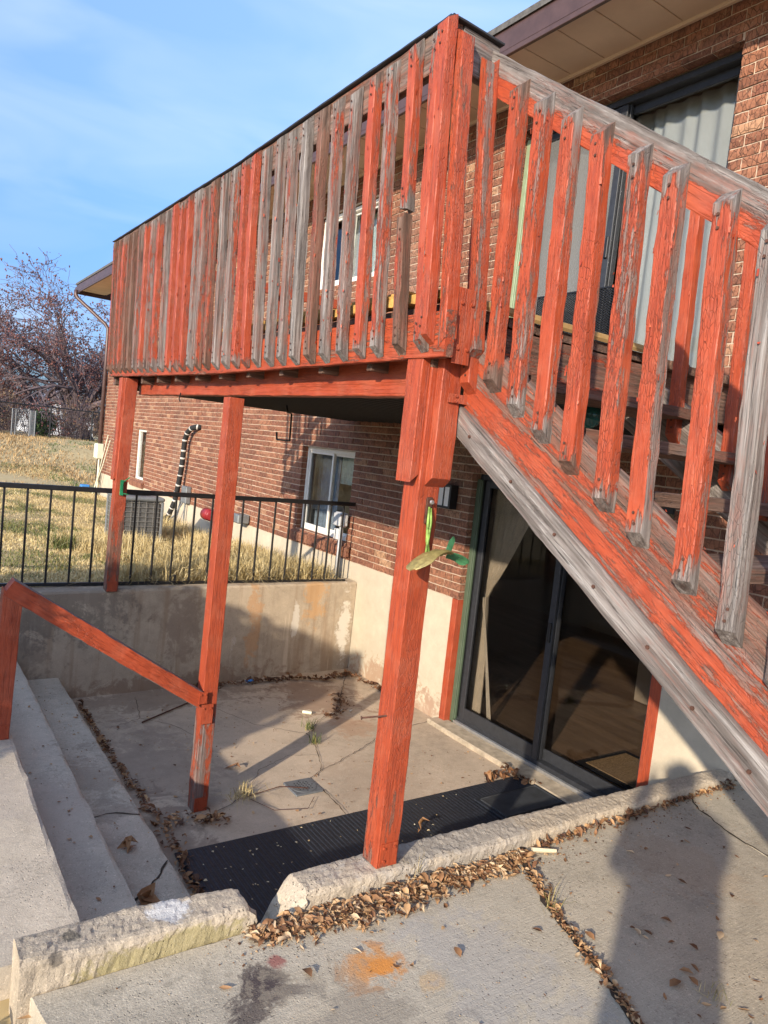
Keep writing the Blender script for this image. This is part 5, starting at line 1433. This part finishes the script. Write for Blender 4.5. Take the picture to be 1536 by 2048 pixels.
# tall straw clumps by the wall and the fence
C = [(RNG.uniform(2.0, 3.95), RNG.uniform(6.5, 9.2)) for _ in range(60)] + [(RNG.uniform(3.3, 3.95), RNG.uniform(9, 13)) for _ in range(34)] + [(RNG.uniform(1.6, 3.1), RNG.uniform(9.1, 9.45)) for _ in range(12)] + [(RNG.uniform(1.8, 3.9), RNG.uniform(6.40, 6.7)) for _ in range(34)]
P = np.concatenate([np.stack([np.random.default_rng(k).normal(c[0], .09, 150), np.random.default_rng(k + 500).normal(c[1], .09, 150), np.zeros(150)], 1) for k, c in enumerate(C)])
P[:, 0] = np.minimum(P[:, 0], 4.0); P[:, 1] = np.maximum(P[:, 1], 6.33); P[:, 2] = lawn_z(P[:, 0], P[:, 1]) - .01
rn = np.where(greenness(P, 9) > .42, NPR.random(len(P)) * .3, .45 + NPR.random(len(P)) * .55)
blades('straw_grass', P, .24, .0036, 41, rn, 1.0)
# weeds in the patio cracks
def weed(name, x, y, z, n, h, lo, hi, label, spread=.05, lean=.9, w=.003):
    r = np.random.default_rng(int(x * 1000)); P = np.stack([r.normal(x, spread, n), r.normal(y, spread, n), np.full(n, z)], 1)
    o = blades(name, P, h, w, int(y * 1000), r.uniform(lo, hi, n), lean); o['kind'] = 'thing'; props(o, label, 'weed'); return o
weed('dry_weed', 1.95, 4.05, -2.262, 90, .085, .3, .9, 'dry straw coloured weed tuft in the patio crack by the middle post', .04, 1.3, .0022)
weed('green_weed', 2.87, 4.88, -2.262, 40, .10, 0, .3, 'small green weed in the crack near the patio corner', .02, .6)
weed('green_weed', 2.78, 4.62, -2.262, 34, .08, 0, .3, 'small green weed in the patio crack nearer the drain', .018, .6)
weed('dry_weed', 2.13, 1.72, -1.648, 14, .10, .25, .5, 'dry twiggy weed growing from the leaf filled slab crack', .02, 1.0, .0012)
weed('dry_weed', 2.30, 1.13, -1.648, 22, .05, .25, .45, 'sparse dark twiggy weed on the right side of the slab', .03, 1.2, .0012)
weed('dry_weed', 1.78, 2.10, -1.62, 10, .11, .25, .5, 'thin reddish dry vine at the foot of the front post', .025, 1.0, .0012)
# runner stems of the patio weed
b = MB()
b.tube([(1.97, 4.02, -2.25), (2.2, 4.04, -2.235), (2.38, 4.0 - .02, -2.25)], .0035, 4); b.tube([(1.97, 4.0, -2.255), (2.05, 3.80, -2.25), (2.25, 3.74, -2.25), (2.36, 3.86, -2.25)], .002, 4)
b.build('weed_stem', MT['rusty'], kind='stuff')


# ------------------------------------------------------------------ background
def grow(mb, tips, p, d, L, r, depth, rng, spread=.6, droop=.0, twist=.22, nseg=4, split=(2, 3), shrink=.74, minr=.004):
    pts = [p.copy()]; rad = [r]
    for i in range(nseg):
        d = (d + Vector((rng.gauss(0, twist), rng.gauss(0, twist), rng.gauss(0, twist) - droop))).normalized()
        p = p + d * (L / nseg); pts.append(p.copy()); rad.append(max(minr, r * (1 - .35 * (i + 1) / nseg)))
    mb.tube(pts, rad, 6 if r > .05 else (4 if r > .015 else 3), cap=False)
    if depth == 0:
        tips.append((p, d)); return
    for q in range(1, len(pts) - 1):
        tips.append((pts[q], d)) if depth <= 1 and rng.random() < .7 else None
    for k in range(rng.randint(*split)):
        f = rng.uniform(.45, 1.0) if k else 1.0
        i = min(len(pts) - 1, int(f * nseg)); q = pts[i]
        ax = Vector((rng.gauss(0, 1), rng.gauss(0, 1), rng.gauss(0, .6))); ax = (ax - d * ax.dot(d))
        nd = (d + ax.normalized() * rng.uniform(.5, 1.2) * spread).normalized()
        grow(mb, tips, q, nd, L * shrink * rng.uniform(.75, 1.15), rad[i] * rng.uniform(.55, .75), depth - 1, rng, spread, droop, twist, nseg, split, shrink, minr)


def tree(x, y, h, seed, label, berries=True, bark='bark', depth=6, trunk_r=.16, lean=(0, 0, 1), droop=.03, spread=.75, first=.26, group=None, minr=.008, split=(2, 3), z=None):
    rng = random.Random(seed); z = float(lawn_z(np.array(x), np.array(y))) if z is None else z
    e = empty('bare_tree', (x, y, z), label, 'tree', group)
    m = MB(); tips = []
    base = Vector((x, y, z - .1))
    stem = [base, base + Vector((lean[0] * .5, lean[1] * .5, h * .06)), base + Vector((lean[0], lean[1], h * .14))]
    m.tube(stem, [trunk_r * 1.3, trunk_r, trunk_r * .9], 8, cap=False)
    m.build('trunk', MT[bark], e, True)
    m = MB()
    nl_ = 7 if seed == 21 else 5
    for k in range(nl_):
        a = 2 * math.pi * k / nl_ + rng.uniform(-.4, .4)
        d = Vector((math.cos(a) * .8 + lean[0] * .15, math.sin(a) * .8, rng.uniform(.7, 1.3))).normalized()
        grow(m, tips, stem[-1] - Vector((0, 0, rng.uniform(0, .2))), d, h * first, trunk_r * rng.uniform(.45, .7), depth - 1, rng, spread, droop, .16, 4, split, .74, minr)
    m.build('limbs', MT[bark], e)
    if berries:
        r = np.random.default_rng(seed); P = np.array([t[0] for t in tips]); P = P[r.random(len(P)) < .75]
        P = np.repeat(P, 2, 0) + r.normal(0, .05, (len(P) * 2, 3)); n = len(P)
        s = r.uniform(.018, .042, n)
        O = np.array([(1, 0, 0), (0, 1, 0), (-1, 0, 0), (0, -1, 0), (0, 0, 1.2), (0, 0, -1.2)], float)
        V = (P[:, None, :] + O[None] * s[:, None, None]).reshape(-1, 3)
        fo = np.array([(0, 1, 4), (1, 2, 4), (2, 3, 4), (3, 0, 4), (1, 0, 5), (2, 1, 5), (3, 2, 5), (0, 3, 5)])
        F = (fo[None] + (np.arange(n) * 6)[:, None, None]).reshape(-1, 3)
        npmesh('dried_fruit', V, F, MT['berry'], np.repeat(r.random(n), 8), e, kind='stuff')
    return e


tree(6.9, 32.0, 8.3, 21, 'wide crabapple tree with dried red fruit beyond the chain link fence', depth=6, trunk_r=.20, lean=(-.5, 0, 1), droop=.05, spread=.95, first=.31, minr=.008, split=(3, 4))
tree(4.9, 33.0, 7.8, 26, 'crabapple tree with arching limbs left of the wide crabapple', depth=6, trunk_r=.15, droop=.06, spread=.95, first=.29, minr=.008, split=(3, 3))
tree(9.6, 33.5, 8.4, 22, 'tall crabapple tree half hidden behind the far house corner', depth=6, trunk_r=.2, droop=.03, spread=.85, first=.29, minr=.009, split=(3, 3))
tree(3.2, 36.0, 5.6, 23, 'pale leafless bush tree at the left edge behind the fence', False, 'palebark', 5, .10, droop=.0, spread=.7, first=.28, minr=.012, split=(3, 4))
tree(1.5, 33.0, 4.6, 24, 'dense small crabapple at the left edge behind the fence', True, 'bark', 5, .12, droop=.02, spread=.8, first=.28, minr=.010, split=(3, 3))


def shrub(name, x, y, w, h, n, seed, mat, label, cat='shrub', stems=40, leaf=.05, bark='bark'):
    z = float(lawn_z(np.array(x), np.array(y))); r = np.random.default_rng(seed); rng = random.Random(seed)
    e = empty(name, (x, y, z), label, cat)
    m = MB()
    for k in range(stems):
        a = rng.uniform(0, 6.28); s = rng.uniform(0, 1)
        p0 = Vector((x + math.cos(a) * w * .15 * s, y + math.sin(a) * w * .15 * s, z - .05)); p2 = Vector((x + math.cos(a) * w * .5 * s, y + math.sin(a) * w * .5 * s, z + h * rng.uniform(.6, 1)))
        p1 = p0.lerp(p2, .5) + Vector((rng.gauss(0, .08), rng.gauss(0, .08), .1 * h))
        m.tube([p0, p1, p2], [.012, .009, .005], 3, cap=False)
        q = p2 + Vector((rng.gauss(0, .15), rng.gauss(0, .15), .15 * h * rng.random())); m.tube([p1, q], [.007, .004], 3, cap=False)
    m.build('stems', MT[bark], e)
    u = r.normal(0, 1, (n, 3)); u /= np.linalg.norm(u, axis=1)[:, None]; rad = r.uniform(.25, 1, n) ** .5
    P = np.stack([x + u[:, 0] * rad * w * .5, y + u[:, 1] * rad * w * .5, z + h * .5 + u[:, 2] * rad * h * .5], 1)
    V, F = leaf_geo(n, P, leaf, .6, seed, 1.2)
    npmesh('foliage', V, F, MT[mat], np.repeat(r.random(n), 6), e, kind='stuff')
    return e


shrub('brown_shrub', 6.0, 29.6, 2.0, 1.7, 900, 51, 'brush', 'twiggy brown shrub behind the fence beside the house corner')
shrub('brown_shrub', 3.1, 29.2, 1.8, 1.7, 1400, 52, 'brush', 'rust brown shrub at the far left behind the fence')
shrub('evergreen_shrub', 4.85, 30.2, 1.0, 1.0, 2200, 53, 'evergreen', 'small bright green evergreen shrub behind the chain link fence', leaf=.07)
shrub('brown_shrub', 5.2, 34.5, 2.8, 2.4, 1200, 54, 'brush', 'dark bramble thicket under the crabapple tree')
shrub('brown_shrub', 7.6, 30.2, 2.4, 2.0, 900, 55, 'brush', 'tall twiggy shrub nearest the house corner behind the fence')

# chain link fence beyond the mound
cf = empty('chain_link_fence', (4.5, 28.2, -.9), 'black chain link fence along the top of the grassy mound', 'fence')
def zg(x, y): return float(lawn_z(np.array(x), np.array(y)))
for x in (-1.2, .9, 3.12, 4.75, 6.15, 8.3):
    b = MB(); b.tube([(x, 28.2, zg(x, 28.2) - .1), (x, 28.2, .30 - (.0 if x < 5 else .0))], .030, 8); b.build('fence_post', MT['metalblack'], cf)
b = MB(); b.tube([(-6, 28.2, .27), (12, 28.2, .27)], .024, 6); b.build('fence_top_rail', MT['metalblack'], cf)
b = MB(); 
for sgn in (1, -1):
    for k in range(150):
        x0 = -1.5 + k * .07; L = 1.1
        b.tube([(x0, 28.2 + .004 * sgn, -.84), (x0 + sgn * L * .8, 28.2 + .004 * sgn, .26)], .003, 3, cap=False)
b.build('fence_mesh', MT['metalblack'], cf, kind='stuff')
kn = empty('kennel_panel', (3.9, 28.0, -.9), 'pair of grey wire kennel panels leaning at the chain link fence', 'fence panel')
for (x0, x1) in ((3.50, 4.05), (4.06, 4.22)):
    b = MB(); z0, z1 = -.92, .08
    b.tube([(x0, 27.9, z0), (x0, 27.9, z1), (x1, 27.9, z1), (x1, 27.9, z0)], .022, 6); b.tube([(x0 + .2 * (x1 - x0), 27.9, z0), (x0 + .2 * (x1 - x0), 27.9, z1)], .014, 6)
    for k in range(13): b.tube([(x0 + (x1 - x0) * k / 12, 27.9, z0), (x0 + (x1 - x0) * k / 12, 27.9, z1)], .005, 3)
    for k in range(16): b.tube([(x0, 27.9, z0 + (z1 - z0) * k / 15), (x1, 27.9, z0 + (z1 - z0) * k / 15)], .005, 3)
    b.build('wire_panel', MT['steelgrey'], kn)
# white house far behind the trees
hw = empty('white_house', (11, 62, -2), 'distant white house with a grey gable roof behind the crabapple tree', 'house')
b = MB(); b.box(8.6, 13.2, 60, 66, -2.2, .7); b.add([(8.6, 59.995, .7), (10.9, 59.995, 2.0), (13.2, 59.995, .7)], [(2, 1, 0)]); b.build('wall', MT['housewhite'], hw)
b = MB(); b.add([(8.3, 59.6, .5), (10.9, 59.6, 2.1), (10.9, 66.4, 2.1), (8.3, 66.4, .5)], [(0, 1, 2, 3)]); b.add([(13.5, 59.6, .5), (10.9, 59.6, 2.1), (10.9, 66.4, 2.1), (13.5, 66.4, .5)], [(3, 2, 1, 0)])
o = b.build('roof', MT['houseroof'], hw); md = o.modifiers.new('solid', 'SOLIDIFY'); md.thickness = .15
for x in (9.2, 11.4):
    b = MB(); b.bbox(x, x + 1.1, 59.93, 59.99, -.9, .2, .01); w_ = b.build('window', MT['white'], hw); p = MB(); p.box(x + .1, x + 1.0, 59.91, 59.928, -.8, .1); p.build('pane', MT['dark'], w_)
for k, (x, y, w_, h_, lab) in enumerate(((2.0, 41.0, 4.5, 3.2, 'wide purple brown brush clump far left behind the fence'), (8.2, 43.0, 4.5, 3.0, 'purple brown brush clump in front of the white house'), (12.5, 40.0, 5.0, 3.8, 'purple brown brush clump right of the white house'), (4.6, 39.0, 3.5, 2.2, 'low purple brown brush clump between the far clumps'))):
    shrub('brown_shrub', x, y, w_, h_, 700, 60 + k, 'brush', lab, stems=170, leaf=.05)
# far tree line
r = np.random.default_rng(77); P = np.stack([r.uniform(-90, 110, 5200), r.uniform(90, 130, 5200), r.uniform(-3, 3.2, 5200)], 1); P[:, 2] = -3 + (P[:, 2] + 3) * (.55 + .45 * np.sin(P[:, 0] * .19) * np.sin(P[:, 0] * .07 + 1))
V, F = leaf_geo(len(P), P, 1.3, .6, 78, 1.2); npmesh('far_woods', V, F, MT['brush'], np.repeat(r.random(len(P)), 6), kind='stuff')


# hedge added out of view to cast shade over the steps and the retaining wall
hz0, hz1, hy0, hy1, hx0, hx1 = -1.67, -.02, 2.75, 5.25, -2.1, -1.15
hg = empty('added_shade_hedge', (-1.6, 4.0, -1.67), 'unseen hedge added left of the patio steps, shading the retaining wall', 'hedge')
b = MB()
for k in range(26):
    x, y = RNG.uniform(hx0 + .2, hx1 - .2), RNG.uniform(hy0 + .2, hy1 - .2); b.tube([(x, y, hz0 - .1), (x + RNG.uniform(-.1, .1), y + RNG.uniform(-.1, .1), hz0 + .8), (x + RNG.uniform(-.3, .3), y + RNG.uniform(-.3, .3), hz1 - .1)], [.02, .015, .006], 5)
b.build('stems', MT['bark'], hg)
r = np.random.default_rng(5); n = 17000; P = np.stack([r.uniform(hx0, hx1, n), r.uniform(hy0, hy1, n), r.uniform(hz0 + .1, hz1, n)], 1)
P += r.normal(0, .02, (n, 3)); V, F = leaf_geo(n, P, .085, .5, 6, 1.3, .45); npmesh('foliage', V, F, MT['evergreen'], np.repeat(r.random(n), 6), hg, kind='stuff')


# ------------------------------------------------------------------ the person whose shadow falls across the slab
def person():
    e = empty('person', (-.28, -.22, -1.65), 'person standing at the camera with raised arms, casting the broad shadow on the slab', 'person')
    ang = math.atan2(.57, .82)
    fwv = Vector((math.sin(ang), math.cos(ang), 0)); rtv = Vector((fwv.y, -fwv.x, 0)); O_ = Vector((-.30, -.26, -1.65))
    def P_(r_, f_, z_): return O_ + rtv * r_ + fwv * f_ + Vector((0, 0, z_))
    vs = [P_(0, 0, .95), P_(0, .01, 1.12), P_(0, .0, 1.32), P_(0, .01, 1.45), P_(0, .03, 1.53), P_(0, .05, 1.62), P_(0, .05, 1.73),
          P_(.19, .0, 1.40), P_(.19, .12, 1.22), P_(.10, .24, 1.45), P_(.06, .29, 1.52), P_(-.19, .0, 1.40), P_(-.19, .12, 1.22), P_(-.10, .24, 1.45), P_(-.06, .29, 1.52),
          P_(.10, 0, .88), P_(.11, .02, .50), P_(.12, -.02, .09), P_(.13, .15, .04), P_(-.10, 0, .88), P_(-.11, .02, .50), P_(-.12, -.02, .09), P_(-.13, .15, .04)]
    ed = [(0, 1), (1, 2), (2, 3), (3, 4), (4, 5), (5, 6), (3, 7), (7, 8), (8, 9), (9, 10), (3, 11), (11, 12), (12, 13), (13, 14), (0, 15), (15, 16), (16, 17), (17, 18), (0, 19), (19, 20), (20, 21), (21, 22)]
    rd = [.21, .20, .21, .12, .062, .095, .08, .085, .065, .045, .038, .085, .065, .045, .038, .105, .075, .055, .045, .105, .075, .055, .045]
    me = bpy.data.meshes.new('body'); me.from_pydata([tuple(v) for v in vs], ed, []); me.materials.append(MT['coat'])
    o = bpy.data.objects.new('body', me); link(o, e)
    md = o.modifiers.new('skin', 'SKIN'); sk = me.skin_vertices
    sk_layer = sk[0] if len(sk) else me.attributes
    if len(sk) == 0:
        bpy.context.view_layer.objects.active = o; bpy.ops.mesh.customdata_skin_add(); sk_layer = me.skin_vertices[0]
    for i, r_ in enumerate(rd): sk_layer.data[i].radius = (r_, r_ * (.8 if i < 4 else 1)); sk_layer.data[i].use_root = (i == 0)
    s2 = o.modifiers.new('sub', 'SUBSURF'); s2.levels = 2; s2.render_levels = 2
    for sgn in (1, -1):
        for k in range(4):
            b = MB(); b.tube([P_(sgn * .06, .29, 1.50 + .02 * k), P_(sgn * .06 - sgn * .02, .345, 1.51 + .02 * k), P_(sgn * .03, .355, 1.515 + .02 * k)], [.010, .009, .008], 6); b.build('finger', MT['skin'], e, True)
        b = MB(); b.tube([P_(sgn * .06, .29, 1.49), P_(sgn * .035, .315, 1.50), P_(sgn * .02, .325, 1.515)], [.012, .010, .009], 6); b.build('thumb', MT['skin'], e, True)
    return e, P_


pe, P_ = person()

# ------------------------------------------------------------------ bricks: the 300 that show largest are objects, the rest one mesh
dg = bpy.context.evaluated_depsgraph_get(); dg.update()
BL, BH, MJ = .194, .058, .0095
cells = []
nrow = int(round((ZTOP - ZF) / (BH + MJ)))
ch = (ZTOP - ZF) / nrow
for rix in range(nrow):
    z0 = ZF + rix * ch + MJ * .5; z1 = z0 + ch - MJ
    off = 0 if rix % 2 == 0 else (BL + MJ) / 2
    y = Y0H - off; row = []
    while y < Y1H:
        row.append([max(y, Y0H), min(y + BL, Y1H), z0, z1]); y += BL + MJ
    for (oy0, oy1, oz0, oz1) in OPEN.values():
        if oz1 <= z0 + .004 or oz0 >= z1 - .004: continue
        zin0, zin1 = max(z0, oz0), min(z1, oz1)
        if (zin1 - zin0) < (z1 - z0) * .7:                      # thin cut course above or below an opening
            zs_ = (oz1 + .003, z1) if oz1 < z1 else (z0, oz0 - .003); new = []
            for b in row:
                if b[1] <= oy0 or b[0] >= oy1: new.append(b); continue
                if b[0] < oy0: new.append([b[0], oy0, z0, z1])
                if b[1] > oy1: new.append([oy1, b[1], z0, z1])
                if zs_[1] - zs_[0] > .012: new.append([max(b[0], oy0 + .001), min(b[1], oy1 - .001), *zs_])
            row = new; continue
        new = []
        for b in row:
            if b[1] <= oy0 or b[0] >= oy1: new.append(b); continue
            if b[0] < oy0: new.append([b[0], oy0, z0, z1])
            if b[1] > oy1: new.append([oy1, b[1], z0, z1])
        new = [b for b in new if b[1] - b[0] > .045]
        lefts = [b for b in new if b[1] <= oy0 + 1e-6]; rights = [b for b in new if b[0] >= oy1 - 1e-6]
        if lefts: q = max(lefts, key=lambda b: b[1]); q[1] = oy0 if oy0 - q[1] < .08 else q[1]
        if rights: q = min(rights, key=lambda b: b[0]); q[0] = oy1 if q[0] - oy1 < .08 else q[0]
        row = new
    cells += [tuple(b) for b in row if b[1] - b[0] > .015]


def proj(p):
    q = CAMM @ np.array(p); return (768 + FPX * q[0] / q[2], 1024 + FPX * q[1] / q[2]) if q[2] > .05 else None


def brick_geo(a_, b_, z0, z1, r):
    """front face as a small uneven grid, chamfered to the joint, with sides going back into the wall"""
    ny_ = 4; nz_ = 2; x0 = W + r.uniform(-.003, .003); vs = []; c = .004
    for i in range(ny_ + 1):
        for k in range(nz_ + 1):
            y = a_ + (b_ - a_) * i / ny_; z = z0 + (z1 - z0) * k / nz_
            edge_ = i in (0, ny_) or k in (0, nz_)
            vs.append((x0 + (.0035 if edge_ else 0) + r.uniform(-.0028, .0028), y + r.uniform(-.0018, .0018), z + r.uniform(-.0016, .0016)))
    fs = [(i * 3 + k, i * 3 + k + 1, (i + 1) * 3 + k + 1, (i + 1) * 3 + k) for i in range(ny_) for k in range(nz_)]
    ring = [i * 3 for i in range(ny_ + 1)] + [ny_ * 3 + k for k in range(1, nz_ + 1)] + [i * 3 + nz_ for i in range(ny_ - 1, -1, -1)] + [k for k in range(nz_ - 1, 0, -1)]
    n0 = len(vs)
    for q in ring: vs.append((W + .09, vs[q][1], vs[q][2]))
    for i in range(len(ring)):
        j = (i + 1) % len(ring); fs.append((ring[i], ring[j], n0 + j, n0 + i))
    return vs, fs


brk = random.Random(99)
score = []
for ci, (a_, b_, z0, z1) in enumerate(cells):
    s = 0
    pc = proj((W, (a_ + b_) / 2, (z0 + z1) / 2))
    if pc and -10 < pc[0] < 1546 and -10 < pc[1] < 2058:
        p1, p2, p3 = proj((W, a_, z0)), proj((W, b_, z0)), proj((W, a_, z1))
        area = abs((p2[0] - p1[0]) * (p3[1] - p1[1]) - (p2[1] - p1[1]) * (p3[0] - p1[0]))
        if area > 160:
            hit = 0
            for fy, fz in ((.2, .3), (.5, .5), (.8, .7), (.25, .75), (.75, .25)):
                t = Vector((W - .02, a_ + (b_ - a_) * fy, z0 + (z1 - z0) * fz)); L = t.length
                ok, *_ = SC.ray_cast(dg, Vector((0, 0, 0)) + t.normalized() * .06, t.normalized(), distance=L - .07)
                hit += (not ok)
            s = area * hit / 5
    score.append(s)
order = sorted(range(len(cells)), key=lambda i: -score[i])
solo = set(order[:298])
bulk = MB()
for ci, cc in enumerate(cells):
    vs, fs = brick_geo(*cc, brk); rv = brk.random() * .85 if brk.random() > .06 else brk.uniform(.88, 1)
    if ci in solo and score[ci] > 0:
        m = MB(); m.add(vs, fs, rv); m.build('brick', MT['brick'], wallpart)
    else:
        bulk.add(vs, fs, rv)
bulk.build('brick_courses', MT['brick'], wallpart, kind='stuff')
